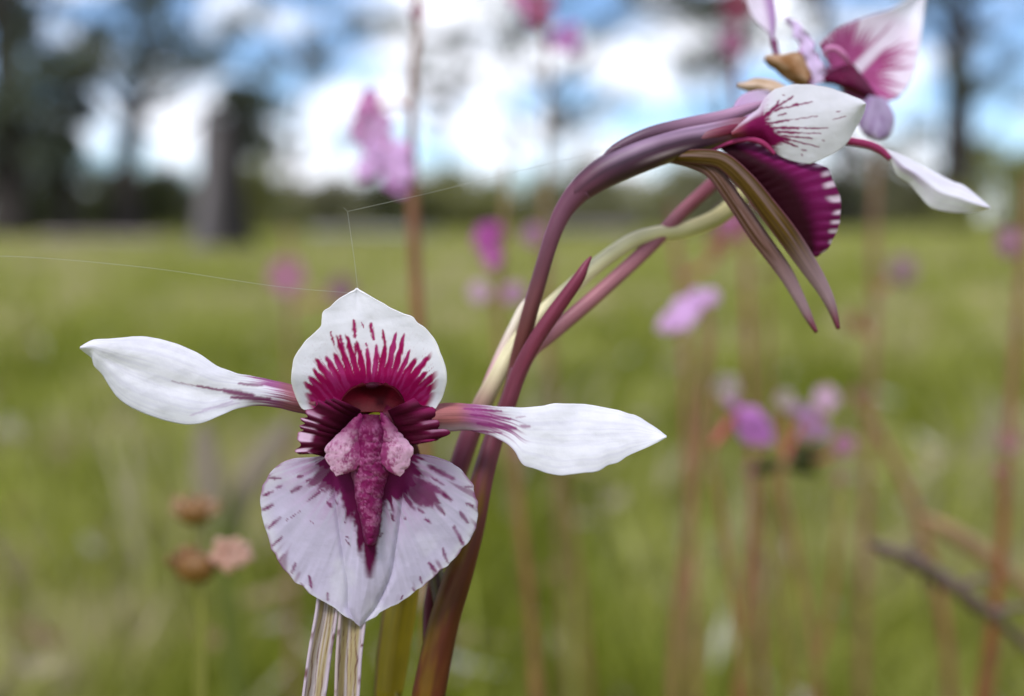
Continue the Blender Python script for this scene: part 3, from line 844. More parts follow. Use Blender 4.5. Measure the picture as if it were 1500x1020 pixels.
def lip_col(u, v, px, py):
    rad_ = np.arctan2(px - 541, py - 640)
    jit = (vnoise(rad_ * 22, py * .03, 31) - .5) * 22 + (vnoise(px * .3, py * .3, 32) - .5) * 6
    xl = np.interp(py, [655, 670, 700, 720, 735, 780, 820, 845, 850], [466, 470, 476, 492, 505, 522, 534, 540, 545])
    xr = np.interp(py, [655, 670, 700, 720, 735, 780, 820, 845, 850], [614, 612, 612, 596, 574, 557, 549, 543, 537])
    k = sm(850, 770, py)
    m = sm(-8, 5, px - xl + jit * k) * sm(-8, 5, xr - px + jit * k)
    m = np.maximum(m, sm(1.15, .75, np.hypot((px - 616) / 30, (py - 722) / 24) + jit * .035) * .9)
    m = np.maximum(m, sm(1.15, .75, np.hypot((px - 480) / 26, (py - 700) / 22) + jit * .04) * .85)
    m = np.maximum(m, .62 * sm(.42, .75, fbm(rad_ * 18, np.hypot(px - 541, py - 640) * .04, 36)) * sm(135, 60, np.hypot(px - 541, (py - 670) * 1.15)))
    m = np.maximum(m, seg_mask(px, py, LS, 3, 21) * (.62 + .4 * vnoise(px * .12, py * .12, 37)))
    rim = np.abs(2 * v - 1)
    hair = sm(.60, .82, vnoise(rad_ * 34, 2, 47)) * sm(0, .1, rim - (.97 - .30 * vnoise(rad_ * 17, 5, 48) ** 2)) * sm(.93, .6, u)
    m = np.maximum(m, .6 * hair)
    tone = mix(srgb(112, 22, 84), DARKM, sm(60, 10, np.abs(px - 541)) * .6)
    tone = mix(tone, srgb(146, 64, 124), sm(.5, .8, fbm(px * .05, py * .05, 41)) * .6 * sm(40, 80, np.abs(px - 541)))
    e = np.abs(2 * v - 1)
    base_ = mix(LAV, WHITE * .92, sm(.85, 1, e) * .6)
    th = np.arctan2(px - 541, py - 650)
    vein = fbm(th * 42, np.hypot(px - 541, py - 650) * .012, 23)
    base_ = base_ * (0.80 + .32 * vein)[..., None]
    base_ = mix(base_, WHITE, .35 * sm(.55, .8, fbm(px * .02 + 3, py * .02, 44)))
    base_ = mix(base_, srgb(190, 150, 196), .35 * sm(120, 20, py - 640) * sm(.2, .6, vein))
    edge = sm(.965, 1, e) * sm(.35, .65, vnoise(u * 40, v, 6)) * sm(.95, .7, u)
    base_ = mix(base_, srgb(150, 70, 130), edge * .7)
    top = sm(668, 655, py)
    halo = sm(1.6, .6, np.hypot((px - 541) / 95, (py - 690) / 80)) * sm(.3, .7, vein)
    base_ = mix(base_, srgb(176, 110, 172), .5 * halo)
    return mix(mix(base_, tone, np.clip(m, 0, 1)), srgb(112, 16, 76), top * .8)
strip('lip', lipL, lipR, lip_depth, lip_col, flower, 180, 180, wob=3.6, wf=50, seed=9, thick=2e-4)

# side lobes of the lip: dark, pleated, with frayed white-flecked margins
def lobe(hinge, margin, d0, d1, n_pl, flecks, seed):
    wq = lambda u: u + .10 * (vnoise(u * 5, 1, seed) - .5) + .03 * (vnoise(u * 13, 4, seed) - .5)
    def dep(u, v, px, py):
        u = wq(u)
        return d0 + (d1 - d0) * v ** .8 + .12 * np.sin(u * 2 * np.pi * n_pl + 1 + 1.5 * vnoise(u * 6, 0, seed)) * v ** 2.5 + .5 * np.sin(np.pi * v) * -1
    def cl(u, v, px, py):
        s = .5 + .5 * np.sin(wq(u) * 2 * np.pi * n_pl + 1 + 1.2 * (vnoise(u * 9, v * 4, seed) - .5))
        c = mix(srgb(62, 0, 28), srgb(124, 16, 76), s * sm(.3, .9, v))
        fl = sm(.35, .75, s) * sm(.56, .70, v) * flecks(u) * sm(1.02, .93, v)
        return mix(c, srgb(222, 190, 216), fl * .85)
    # toothed margin
    mg = curve(margin, 120)
    tth = np.linspace(0, 1, 120)
    hg = curve(hinge, 120)
    k = 1 - .12 * (.5 + .5 * np.sin(wq(tth) * 2 * np.pi * n_pl + 4.1)) - .04 * vnoise(tth * 40, 0, seed)
    mg = hg + (mg - hg) * k[:, None]
    A, B = hg, mg
    nu, nv = 120, 40
    u = np.linspace(0, 1, nu)[:, None] * np.ones((1, nv)); v = np.ones((nu, 1)) * np.linspace(0, 1, nv)[None]
    XY = A[:, None] * (1 - v[..., None]) + B[:, None] * v[..., None]
    V = P(XY[..., 0], XY[..., 1], dep(u, v, 0, 0) / 1000).reshape(-1, 3)
    return mesh_obj('side_lobe', V, grid_faces(nu, nv), M_petal, flower, col=cl(u, v, 0, 0).reshape(-1, 3), thick=2e-4)
lobe(Z7([(500, 310), (460, 350), (400, 430), (330, 530), (270, 610), (220, 655)]),
     Z7([(300, 215), (190, 235), (110, 280), (60, 350), (30, 450), (22, 550), (10, 632), (110, 615)]), 84.6, 83.3, 9, lambda u: sm(.25, .5, u), 51)
lobe(Z7([(710, 310), (730, 350), (770, 430), (820, 510), (860, 560), (890, 575)]),
     Z7([(900, 225), (1000, 260), (1070, 305), (1110, 340), (1060, 375), (1135, 420), (1120, 455), (1205, 480), (1080, 530), (960, 545)]), 84.4, 83.4, 5, lambda u: .3 * sm(.3, .5, u) * sm(.7, .6, u), 52)

# callus: two papillate shoulder lobes and a tapering ridge
def mott(px, py, s, k=.42):
    n = .5 * fbm(px * .55, py * .45, s, 3) + .5 * fbm(px * .14, py * .12, s + 7, 2)
    return sm(k - .16, k + .2, n)
def callus_lobe(A, B, sgn, seed):
    def dep(u, v, px, py):
        return 83.7 - 0.55 * np.sin(np.pi * np.clip(v * .9 + .05, 0, 1)) * np.sin(np.pi * np.clip(u * .85 + .12, 0, 1)) + .05 * (fbm(px * .2, py * .2, seed) - .5) * 2
    def cl(u, v, px, py):
        m = mott(px, py, seed, .56 - .20 * sm(.1, .6, v))
        c = mix(srgb(138, 52, 104), srgb(198, 154, 182), np.clip(m * sm(-.1, .4, v), 0, 1))
        return mix(c, srgb(108, 16, 72), .85 * sm(.52, .12, u))
    return strip('callus_lobe', A, B, dep, cl, flower, 60, 60, mat=M_callus, wob=6, wf=16, seed=seed, thick=3e-4)
callus_lobe(Z7([(500, 330), (500, 450), (500, 560), (500, 660), (470, 740), (400, 770)]), Z7([(440, 400), (370, 470), (290, 540), (240, 630), (270, 720), (330, 798)]), -1, 61)
callus_lobe(Z7([(660, 330), (660, 450), (655, 560), (650, 660), (690, 740), (760, 780)]), Z7([(700, 380), (770, 470), (850, 550), (885, 620), (850, 720), (790, 800)]), 1, 62)
def ridge_col(u, v, px, py):
    m = mott(px, py, 71, .56)
    c = mix(srgb(116, 22, 80), srgb(186, 116, 160), m * .7)
    c = mix(c, srgb(92, 8, 60), .8 * sm(.75, 1, u))
    c = mix(c, srgb(72, 2, 40), .9 * sm(.2, .03, u))
    return mix(c, srgb(84, 6, 56), sm(.6, 1, np.abs(2 * v - 1)) * .6)
def ridge_dep(u, v, px, py):
    e = 2 * v - 1
    return 83.6 + 1.9 * u + 1.0 * sm(.14, 0, u) - 1.1 * (1 - e ** 2) * (1 - .35 * u) + .1 * (fbm(px * .25, py * .25, 72) - .5) * 2
strip('callus_ridge', Z7([(500, 345), (470, 440), (470, 600), (440, 760), (462, 850), (470, 950), (500, 1080), (525, 1200), (545, 1290), (560, 1310)]),
      Z7([(680, 345), (690, 440), (690, 600), (700, 760), (680, 850), (655, 950), (645, 1080), (630, 1200), (605, 1290), (580, 1315)]), ridge_dep, ridge_col, flower, 110, 40, mat=M_callus, wob=2, seed=7, thick=3e-4)

# hanging lateral sepals below the lip
def ls_col(seed):
    def f(u, v, px, py):
        n = fbm(v * 13 + .6 * vnoise(u * 8, v, 3), u * 5, seed)
        c = mix(srgb(200, 188, 190), srgb(176, 160, 118), sm(.4, .7, fbm(v * 5, u * 3, seed + 1)))
        c = mix(c, srgb(196, 176, 196), sm(.75, 1, np.abs(2 * v - 1)) * .6)
        line = np.abs(((v * 5.2 + 1.7 * (fbm(u * 9, v * 2, seed + 2) - .5)) % 1) - .5) * 2
        return mix(c, srgb(96, 50, 44), sm(.70, .95, line) * sm(.3, .6, n) * .9)
    return f
ribbon('lateral_sepal', [(520, 680, 88.5, 16), (500, 760, 89, 24), (484, 850, 89.2, 29), (478, 900, 89, 31), (468, 960, 88.6, 32), (460, 1020, 88.3, 32), (450, 1090, 88, 28), (440, 1160, 88, 14), (436, 1190, 88, 2)], -1.0, ls_col(81), flower, 120, 30)
ribbon('lateral_sepal', [(545, 680, 88.8, 16), (535, 760, 89.4, 28), (524, 850, 89.4, 38), (517, 900, 89.2, 38), (511, 960, 88.8, 36), (508, 1020, 88.5, 34), (502, 1090, 88.3, 28), (496, 1160, 88, 14), (492, 1196, 88, 2)], -1.2, ls_col(85), flower, 120, 30)
# its ovary, running back to the stem
def ov_col(U, W):
    s = .5 + .5 * np.sin(W * 2 * np.pi * 6)
    return mix(np.ones((len(U), 1)) * srgb(70, 2, 32), mix(srgb(74, 46, 54), srgb(100, 94, 52), s), sm(.2, .4, U)) * (.7 + .5 * fbm(W * 12, U * 6, 3))[..., None]
tube('ovary', [(555, 612, 85.6, 44), (575, 632, 88, 44), (592, 660, 91, 42), (604, 705, 94, 38), (620, 770, 95.5, 30), (636, 830, 95, 24), (646, 890, 93.5, 20), (648, 930, 92.5, 16)], M_stem, flower, ov_col, 60, 20)

# ---- second flower, seen from the side
def ov2_col(U, W):
    n = fbm(W * 7, U * 5, 91)
    line = np.abs(((W * 7 + .35 * U) % 1) - .5) * 2
    up = np.cos(W * 2 * np.pi)
    c = mix(mix(srgb(100, 56, 76), srgb(70, 42, 62), sm(0, .3, U)), srgb(156, 126, 156), sm(.0, .8, up + .5 * (n - .5)) * sm(.12, .4, U))  # paler upper side is a highlight painted into the ovary colour
    c = c * (1 - .45 * sm(.55, .9, 1 - line))[..., None]
    c = mix(c, srgb(186, 166, 178), sm(.82, .98, line) * sm(.3, .5, U) * sm(.95, .7, U) * .6)
    c = mix(c, srgb(116, 62, 76), sm(.7, .95, U))
    c = mix(c, srgb(134, 118, 62), .8 * sm(.45, .95, -np.cos((W + .02) * 2 * np.pi)) * sm(.42, .6, U))
    return c
tube('pedicel', [(752, 566, 93.6, 24), (757, 535, 93.4, 23), (770, 480, 92.8, 23), (787, 419, 92.4, 23), (808, 350, 92, 23), (824, 312, 92, 27), (842, 287, 92, 33), (852, 277, 92, 36)], M_stem, orchid, lambda U, W: mix(srgb(92, 48, 44), srgb(102, 58, 78), sm(.2, .9, U)) * (.75 + .5 * fbm(W * 14, U * 4, 2))[..., None], 70, 22)
f2V = [(840, 287, 92, 31), (860, 270, 92, 40), (890, 250, 92, 46), (940, 228, 92, 48), (990, 212, 92, 44), (1040, 200, 92, 38), (1085, 188, 92, 32), (1115, 180, 92, 18)]
c_ = curve(f2V, 80)
V, F, U, W = tube_world(P(c_[:, 0], c_[:, 1], c_[:, 2] / 1000), c_[:, 3] / 2 * c_[:, 2] / 1000 / FPX * 1.0, 26)
flower2 = mesh_obj('flower', V, F, M_stem, orchid, col=ov2_col(U, W))
flower2['label'] = 'side-on flower with striped purple ovary, white hood and dark maroon lip'
tube('petal_base', [(880, 236, 91.6, 6), (905, 216, 91.6, 14), (950, 196, 91.6, 18), (1000, 184, 92, 20), (1050, 174, 92.6, 20), (1095, 160, 93, 16), (1120, 150, 93, 6)], M_stem, flower2,
     lambda U, W: mix(srgb(92, 62, 84), srgb(160, 122, 150), sm(.3, .8, U)) * (.75 + .5 * fbm(W * 16, U * 3, 2))[..., None], 60, 16)
tube('petal_base', [(985, 214, 91.4, 4), (1010, 206, 91.3, 12), (1045, 197, 91.3, 17), (1080, 188, 91.5, 17), (1100, 183, 92.2, 10)], M_stem, flower2,
     lambda U, W: mix(srgb(128, 88, 100), srgb(104, 18, 52), sm(.1, .8, U)) * (.75 + .5 * fbm(W * 16, U * 3, 5))[..., None], 40, 16)
Za = zc(1060, 130, 5.1)
hoodT = Za([(60, 330), (130, 260), (200, 200), (260, 150), (310, 70), (360, 20), (420, -5), (500, -25), (600, -30), (700, -20), (800, 0), (880, 30), (960, 60), (1020, 85), (1058, 115)])
hoodB = Za([(60, 360), (130, 375), (240, 375), (310, 395), (370, 460), (440, 510), (530, 545), (610, 558), (660, 555), (760, 510), (870, 450), (930, 390), (970, 320), (1010, 250), (1042, 180), (1058, 115)])
HS = [((250, 260), (400, 130), 22), ((330, 180), (515, 62), 9), ((380, 170), (440, 140), 12), ((440, 150), (660, 100), 8), ((520, 125), (550, 115), 12), ((330, 262), (480, 238), 11), ((480, 238), (700, 205), 5), ((350, 292), (560, 296), 14), ((560, 296), (775, 296), 7), ((400, 322), (560, 330), 13), ((560, 330), (725, 336), 6),
      ((430, 350), (660, 372), 9), ((450, 370), (712, 436), 7), ((300, 330), (480, 380), 26), ((330, 350), (550, 432), 12), ((590, 455), (612, 460), 7), ((580, 490), (590, 500), 7), ((735, 385), (752, 390), 6), ((815, 232), (905, 206), 4), ((845, 174), (868, 168), 5), ((435, 52), (458, 55), 6), ((390, 130), (408, 92), 8), ((400, 205), (470, 185), 7)]
HS = [((1060 + a_[0] / 5.1, 130 + a_[1] / 5.1), (1060 + b_[0] / 5.1, 130 + b_[1] / 5.1), w_ / 5.1) for a_, b_, w_ in HS]
def hood_col(u, v, px, py):
    m = seg_mask(px, py, HS, 2, 33)
    edge = np.interp(py, [150, 165, 180, 195, 205, 215], [1118, 1122, 1126, 1138, 1150, 1135])
    m = np.maximum(m, sm(8, -6, px - edge + 10 * (vnoise(px * .2, py * .5, 3) - .5)) * sm(-.05, .12, v + .1 * (px < 1110)))
    c = mix(WHITE * .88, srgb(124, 14, 78), np.clip(m, 0, 1))
    c = mix(c, srgb(212, 192, 216), sm(.25, .05, v) * sm(1140, 1110, px))
    return mix(c, srgb(140, 74, 76), sm(1100, 1075, px) * .7)
strip('dorsal_sepal', hoodT, hoodB, lambda u, v, px, py: 91.0 - .55 * np.sin(np.pi * v) + .8 * v + .2 * (fbm(px * .03, py * .03, 2) - .5), hood_col, flower2, 130, 110, wob=1, seed=4)
Zb = zc(1040, 220, 3.64)
def fan_col(u, v, px, py):
    st_ = np.abs(((u * 16 + .8 * (vnoise(u * 7, v * 2, 2) - .5)) % 1) - .5) * 2
    c = mix(srgb(44, 0, 16), srgb(104, 4, 70), sm(.3, .7, v))
    c = mix(c, srgb(140, 44, 110), sm(.3, .9, 1 - st_) * sm(.4, .8, v) * .6)
    return mix(c, srgb(226, 206, 222), sm(.4, .75, 1 - st_) * sm(.80, .93, v + .14 * (vnoise(u * 17, 0, 4) - .5)) * sm(.0, .12, u) * .9)
strip('lip', Zb([(-10, -10), (30, -20), (80, 10), (140, 60), (220, 130), (300, 230), (380, 350), (450, 450), (520, 545)]),
      Zb([(120, -60), (260, -30), (400, 20), (530, 60), (610, 90), (650, 150), (685, 230), (696, 310), (690, 380), (660, 460), (620, 530), (565, 570)]),
      lambda u, v, px, py: 92.6 + 1.2 * (v - .5) - 1.1 * np.sin(np.pi * v) * np.sin(np.pi * u) + .05 * np.sin(u * 2 * np.pi * 17) * v * v, fan_col, flower2, 150, 80, wob=3, wf=34, seed=8)
tube('lip_edge', [(1040, 222, 91.8, 4), (1065, 210, 91.6, 7), (1095, 204, 91.5, 8), (1118, 210, 91.5, 8), (1135, 226, 91.6, 5)], M_petal, flower2, lambda U, W: np.repeat(srgb(168, 60, 110)[None], len(U), 0), 30, 10)
def lat2(c0, c1, seed):
    def f(u, v, px, py):
        n = fbm(v * 12, u * 4, seed)
        c = mix(c0, c1, sm(.35, .6, n))
        c = mix(c, srgb(170, 140, 146), .4 * sm(.5, .8, fbm(v * 9 + 4, u * 2.5, seed + 6)))
        c = mix(c, srgb(58, 34, 20), .55 * sm(.5, .8, fbm(v * 16 + 2, u * 2, seed + 9)))
        c = mix(c, srgb(122, 70, 88), sm(.78, .98, np.abs(2 * v - 1)) * .8)
        c = mix(c, srgb(176, 146, 158), sm(.6, .85, u) * .7)
        return mix(c, srgb(120, 48, 72), sm(.88, 1, u))
    return f
ribbon('lateral_sepal', [(960, 232, 93, 4), (990, 234, 92, 10), (1018, 238, 91.3, 18), (1045, 252, 91, 21), (1078, 298, 91.4, 22), (1110, 345, 92, 24), (1147, 395, 92.8, 21), (1169, 434, 93.4, 15), (1183, 462, 93.8, 10), (1196, 487, 94, 2)], .25, lat2(srgb(128, 96, 90), srgb(90, 62, 40), 95), flower2)
ribbon('lateral_sepal', [(955, 230, 92.8, 4), (990, 230, 91.6, 12), (1022, 230, 90.6, 20), (1058, 236, 90.3, 23), (1092, 266, 90.4, 26), (1124, 306, 90.8, 29), (1156, 348, 91.4, 30), (1186, 392, 92.2, 25), (1206, 424, 92.8, 18), (1219, 452, 93.2, 11), (1228, 482, 93.6, 2)], .3, lat2(srgb(96, 72, 22), srgb(76, 56, 14), 97), flower2)
# far petal of the side-on flower: red claw and drooping white blade
tube('petal_claw', [(1120, 185, 94, 14), (1190, 198, 94.5, 13), (1245, 207, 95, 12), (1272, 212, 95, 12), (1290, 220, 95, 11), (1304, 233, 95, 7)], M_petal, flower2, lambda U, W: mix(srgb(120, 30, 66), srgb(164, 64, 110), U), 40, 14)
Zd = zc(1200, 100, 2.55)
strip('petal', Zd([(238, 300), (300, 322), (370, 360), (440, 395), (500, 425), (540, 440), (590, 480), (637, 522)]),
      Zd([(238, 308), (265, 350), (290, 400), (335, 430), (370, 470), (410, 515), (450, 530), (520, 540), (590, 533), (637, 522)]),
      lambda u, v, px, py: 95 + .8 * np.abs(v - .45) * 2 * sm(0, .3, u) + 1.0 * u,
      lambda u, v, px, py: mix(WHITE, srgb(206, 190, 220), np.maximum(.8 * sm(.5, .4, np.abs(v - .55) * 3 + (1 - u) * .1) * sm(.6, .3, u), .35 * sm(.3, .8, fbm(u * 4, v * 14, 3)))), flower2, 80, 40)
# near pale petal reaching away behind the hood
strip('petal', [(1070, 172), (1078, 150), (1090, 138), (1110, 132), (1128, 134)], [(1110, 182), (1112, 170), (1118, 156), (1124, 144), (1128, 134)],
      lambda u, v, px, py: 94 + 3 * u + .6 * v, lambda u, v, px, py: mix(srgb(196, 150, 200), srgb(222, 204, 224), u) * np.ones_like(px)[..., None], flower2, 30, 20)

# ---- third flower, behind and out of focus
Zt = zc(1000, 0, 3.0)
nu, nv = 40, 40
u = np.linspace(0, 1, nu)[:, None] * np.ones((1, nv)); v = np.ones((nu, 1)) * np.linspace(0, 1, nv)[None]
A = curve(Zt([(590, 350), (640, 330), (690, 300), (740, 280)]), nu); B = curve(Zt([(700, 370), (760, 410), (820, 430), (860, 440)]), nu)
XY = A[:, None] * (1 - v[..., None]) + B[:, None] * v[..., None]
dd = 106 - 2.2 * np.sin(np.pi * v) * np.sin(np.pi * u)
flower3 = mesh_obj('flower', P(XY[..., 0], XY[..., 1], dd / 1000).reshape(-1, 3), grid_faces(nu, nv), M_callus, orchid, col=(srgb(84, 4, 48) * (0.7 + .6 * fbm(XY[..., 0] * .1, XY[..., 1] * .1, 3))[..., None]).reshape(-1, 3), thick=4e-4)
flower3['label'] = 'topmost pale pink and white flower with magenta centre, behind the side-on flower'
def third_col(u, v, px, py):
    X, Y = (px - 1000) * 3, py * 3
    r = np.hypot(px - 1240, py - 112); th = np.arctan2(px - 1240, 112 - py) + .12 * (vnoise(px * .05, py * .05, 8) - .5)
    q = th * 9.5; k = np.floor(q); f = np.abs(q - k - .5) * 2
    end = 108 * (.72 + .42 * _h(k, k * 0 + 2, 9))
    m = sm(0, .45, 1.7 * np.clip(1 - r / end, 0, 1) - .62 * f + .1) * sm(end, end - 10, r)
    m = m * (1 - .9 * sm(34, 14, np.abs((Y - 310) + (X - 760) * 1.05) / 1.4))
    c = mix(WHITE, mix(srgb(140, 20, 92), srgb(176, 70, 140), fbm(th * 12, r * .05, 3)), m * .95)
    return mix(c, srgb(214, 180, 208), .4 * sm(1.7, 1.1, np.hypot((X - 800) / 180, (Y - 250) / 160)) * (1 - m))
strip('dorsal_sepal', Zt([(600, 200), (640, 160), (700, 115), (800, 75), (900, 45), (980, 5), (1050, -60)]), Zt([(720, 430), (800, 446), (880, 446), (950, 425), (1005, 350), (1035, 230), (1055, 90), (1065, -40), (1050, -60)]),
      lambda u, v, px, py: 106.5 + 1.2 * np.sin(np.pi * v) + 5.5 * u, third_col, flower3, 90, 80)
tube('callus_ridge', [(1212, 86, 104.8, 4), (1208, 78, 104.6, 7), (1214, 71, 104.2, 8), (1226, 72, 104, 8), (1237, 82, 104.2, 8), (1244, 94, 104.8, 4)], M_callus, flower3, lambda U, W: mix(srgb(206, 140, 184), srgb(196, 120, 168), U), 40, 14)
def lip3_col(u, v, px, py):
    th = np.arctan2(px - 1282, py - 130)
    return mix(srgb(190, 170, 208), srgb(130, 80, 150), sm(.55, .8, fbm(th * 10, py * .04, 5)) * .7) * np.ones_like(px)[..., None]
strip('lip', Zt([(820, 420), (785, 470), (768, 520), (790, 580), (830, 606), (860, 612)]), Zt([(880, 430), (910, 470), (928, 520), (915, 580), (890, 606), (860, 612)]), lambda u, v, px, py: 105.5 - .8 * np.sin(np.pi * v) + 1.0 * u, lip3_col, flower3, 50, 40)
strip('petal', Zt([(640, 350), (640, 320), (600, 250), (560, 175), (510, 115), (470, 84), (450, 76)]), Zt([(560, 380), (545, 345), (535, 280), (512, 205), (486, 150), (460, 100), (450, 76)]),
      lambda u, v, px, py: 105.5 + 1.0 * u + .7 * np.sin(u * 24) * np.abs(v - .5), lambda u, v, px, py: mix(srgb(214, 192, 226), srgb(150, 84, 138), sm(.72, 1, v) * sm(.3, .6, vnoise(u * 12, 0, 3))), flower3, 60, 30, wob=9, wf=14)
strip('petal', Zt([(400, 190), (402, 140), (408, 70), (400, 0), (380, -80), (350, -140)]), Zt([(392, 190), (372, 140), (320, 90), (290, 30), (280, -60), (350, -140)]),
      lambda u, v, px, py: 108 + 1.2 * u + .8 * np.sin(np.pi * v), lambda u, v, px, py: mix(srgb(180, 140, 190), srgb(232, 222, 236), sm(.1, .6, v)), flower3, 60, 30)
tube('petal_claw', [(1133, 60, 108, 10), (1138, 80, 107.5, 8), (1150, 105, 107, 8), (1190, 118, 106.4, 10)], M_petal, flower3, lambda U, W: mix(srgb(126, 60, 104), srgb(126, 30, 76), U), 30, 12)
def tan_col(u, v, px, py):
    return mix(srgb(186, 152, 122), srgb(140, 98, 60), sm(.3, .7, fbm(u * 5, v * 5, 3))) * np.ones_like(px)[..., None]
def tan2_col(u, v, px, py):
    return mix(srgb(216, 190, 168), srgb(186, 156, 126), sm(.3, .7, fbm(u * 5, v * 5, 4))) * np.ones_like(px)[..., None]
strip('lateral_sepal', Zt([(560, 330), (540, 290), (520, 245), (490, 238), (440, 248), (395, 250), (362, 258)]), Zt([(545, 375), (510, 366), (480, 358), (440, 330), (410, 300), (385, 285), (362, 258)]), lambda u, v, px, py: 103.5 - 1.2 * np.sin(np.pi * v) + .5 * u, tan_col, flower3, 40, 24, thick=4e-4)
strip('lateral_sepal', Zt([(470, 400), (430, 375), (390, 358), (320, 352), (280, 368), (243, 376)]), Zt([(470, 430), (420, 428), (370, 425), (320, 405), (280, 390), (243, 376)]), lambda u, v, px, py: 99.5 - 1.2 * np.sin(np.pi * v) + 1.0 * (1 - u), tan2_col, flower3, 40, 24, thick=4e-4)
tube('ovary', [(1180, 118, 106, 18), (1200, 112, 106.5, 22), (1225, 112, 107, 24), (1245, 120, 107, 16)], M_stem, flower3, lambda U, W: np.repeat(srgb(110, 50, 84)[None], len(U), 0), 20, 14)

# ------------------------------------------------------------------ spider silk
def silk(name, paths, label):
    V_, F_, n_ = [], [], 0
    for p in paths:
        c = np.vstack([np.linspace(a_, b_, 12) for a_, b_ in zip(np.array(p, float)[:-1], np.array(p, float)[1:])]) if len(p) < 5 else curve(p, 40)
        V, F, U, W = tube_world(P(c[:, 0], c[:, 1], c[:, 2] / 1000), np.full(len(c), 1.25e-5), 6)
        V_.append(V); F_.append(F + n_); n_ += len(V)
    o = mesh_obj(name, np.vstack(V_), np.vstack(F_), M_silk, None, col=np.array([.5, .5, .44]))
    tag(o, label, 'spider silk', 'spider threads on the front flower')
silk('spider_thread', [[(524, 424, 85.8, 1), (519, 380, 86.2, 1), (509, 310, 86.8, 1)], [(503, 304, 86.7, 1), (509, 310, 86.8, 1), (620, 285, 88.3, 1), (909, 214, 91.2, 1)]], 'bent spider thread rising from the front flower tip to the arching bud')
silk('spider_thread', [[(-60, 374, 85, 1), (60, 378, 85.2, 1), (230, 394, 85.5, 1), (400, 419, 85.8, 1), (522, 430, 86.2, 1)]], 'long sagging spider thread running left from the front flower hood')

# ------------------------------------------------------------------ background wildflowers
RED = srgb(118, 74, 42); REDB = srgb(122, 98, 54); PK = srgb(236, 196, 240); MG = srgb(198, 98, 180); PALE = srgb(214, 180, 204); GREY = srgb(186, 170, 164)
def petals(parent, px, py, d, plist, colr, seed):
    """one flower: short red calyx as its own mesh, petals as children; plist = (tip dx, dy px, width px)"""
    g = np.random.default_rng(seed)
    r = 5.5
    nu_, nv_ = 8, 10
    t = np.linspace(0, np.pi, nu_)[:, None]; a_ = np.linspace(0, 2 * np.pi, nv_, endpoint=False)[None]
    X = px + r * np.sin(t) * np.cos(a_); Y = py - r * 1.4 * np.cos(t) + 0 * a_; D = d + r * d / FPX * np.sin(t) * np.sin(a_)
    f = mesh_obj('flower', P(X, Y, D / 1000).reshape(-1, 3), grid_faces(nu_, nv_, True), M_bgstem, parent, col=srgb(150, 60, 60))
    for (dx, dy, wd) in plist:
        ln = math.hypot(dx, dy); nx, ny = -dy / ln, dx / ln
        A = [(px, py), (px + dx * .35 + nx * wd * .4, py + dy * .35 + ny * wd * .4), (px + dx * .75 + nx * wd * .5, py + dy * .75 + ny * wd * .5), (px + dx, py + dy)]
        B = [(px, py), (px + dx * .35 - nx * wd * .4, py + dy * .35 - ny * wd * .4), (px + dx * .75 - nx * wd * .5, py + dy * .75 - ny * wd * .5), (px + dx, py + dy)]
        tilt = g.uniform(-.5, .5) * ln * d / FPX
        strip('petal', A, B, lambda u, v, x, y: d - r * d / FPX + tilt * u + .15 * wd * d / FPX * (2 * v - 1) ** 2, lambda u, v, x, y: (np.asarray(colr) * (0.8 + .35 * fbm(u * 3, v * 5, seed))[..., None]) * np.ones_like(x)[..., None], f, 14, 9, thick=2e-4, mat=M_bgflower)
    return f
FIVE = lambda s, wd, a0=0: [(s * math.cos(a0 + k * 1.2566), s * math.sin(a0 + k * 1.2566), wd) for k in range(5)]

def wildflower(label, pts, d, flowers, colr, name='wildflower', cat='wildflower', group='pink wildflowers behind the orchid', drift=0.01, side=()):
    path = to_ground([(x, y, d + (z if z else 0), wd * .8) for x, y, wd, z in [(*q, 0) if len(q) == 3 else q for q in pts]], drift)
    b = P(*path.ext[-1][:2], path.ext[-1][2] / 1000); b[2] = 0
    o = empty(name, b, label, cat, group)
    tube('stalk', path, M_bgstem, o, lambda U, W: np.asarray(colr)[None] * (.7 + .6 * fbm(W * 8, U * 14, 3))[..., None], 70, 10)
    for s in side:                                # flower stalks
        tube('pedicel', [(x, y, d, wd) for x, y, wd in s], M_bgstem, o, lambda U, W: np.asarray(srgb(158, 72, 72))[None] * np.ones((len(U), 1)), 16, 8)
    for i, (px, py, pl, c) in enumerate(flowers):
        petals(o, px, py, d, pl, c, int(px + py))
    return o

wildflower('tall red-brown stalk with pale pink spider-like flowers, just behind the front flower', [(606, -60, 14), (612, 30, 15), (604, 110, 15), (603, 180, 16), (604, 260, 19), (606, 330, 22), (612, 460, 22), (620, 600, 20), (626, 800, 20), (632, 1010, 22)], 190,
           [(566, 215, [(-42, 50, 34), (32, 54, 40), (-24, 10, 34), (36, 14, 34), (4, 40, 34)], PK), (553, 160, [(-20, -28, 30), (-38, 36, 26), (16, 34, 26), (-36, 4, 24)], srgb(224, 158, 210)), (546, 196, FIVE(34, 27, .5), srgb(232, 190, 232)), (586, 262, FIVE(26, 24, .2), srgb(222, 166, 222)), (612, 28, [(-8, -20, 12), (10, -18, 12)], srgb(190, 130, 160))], RED,
           side=[[(604, 160, 8), (580, 152, 7), (553, 158, 7)], [(604, 250, 9), (590, 236, 8), (566, 215, 7)], [(604, 268, 10), (582, 266, 12), (570, 264, 8)]])
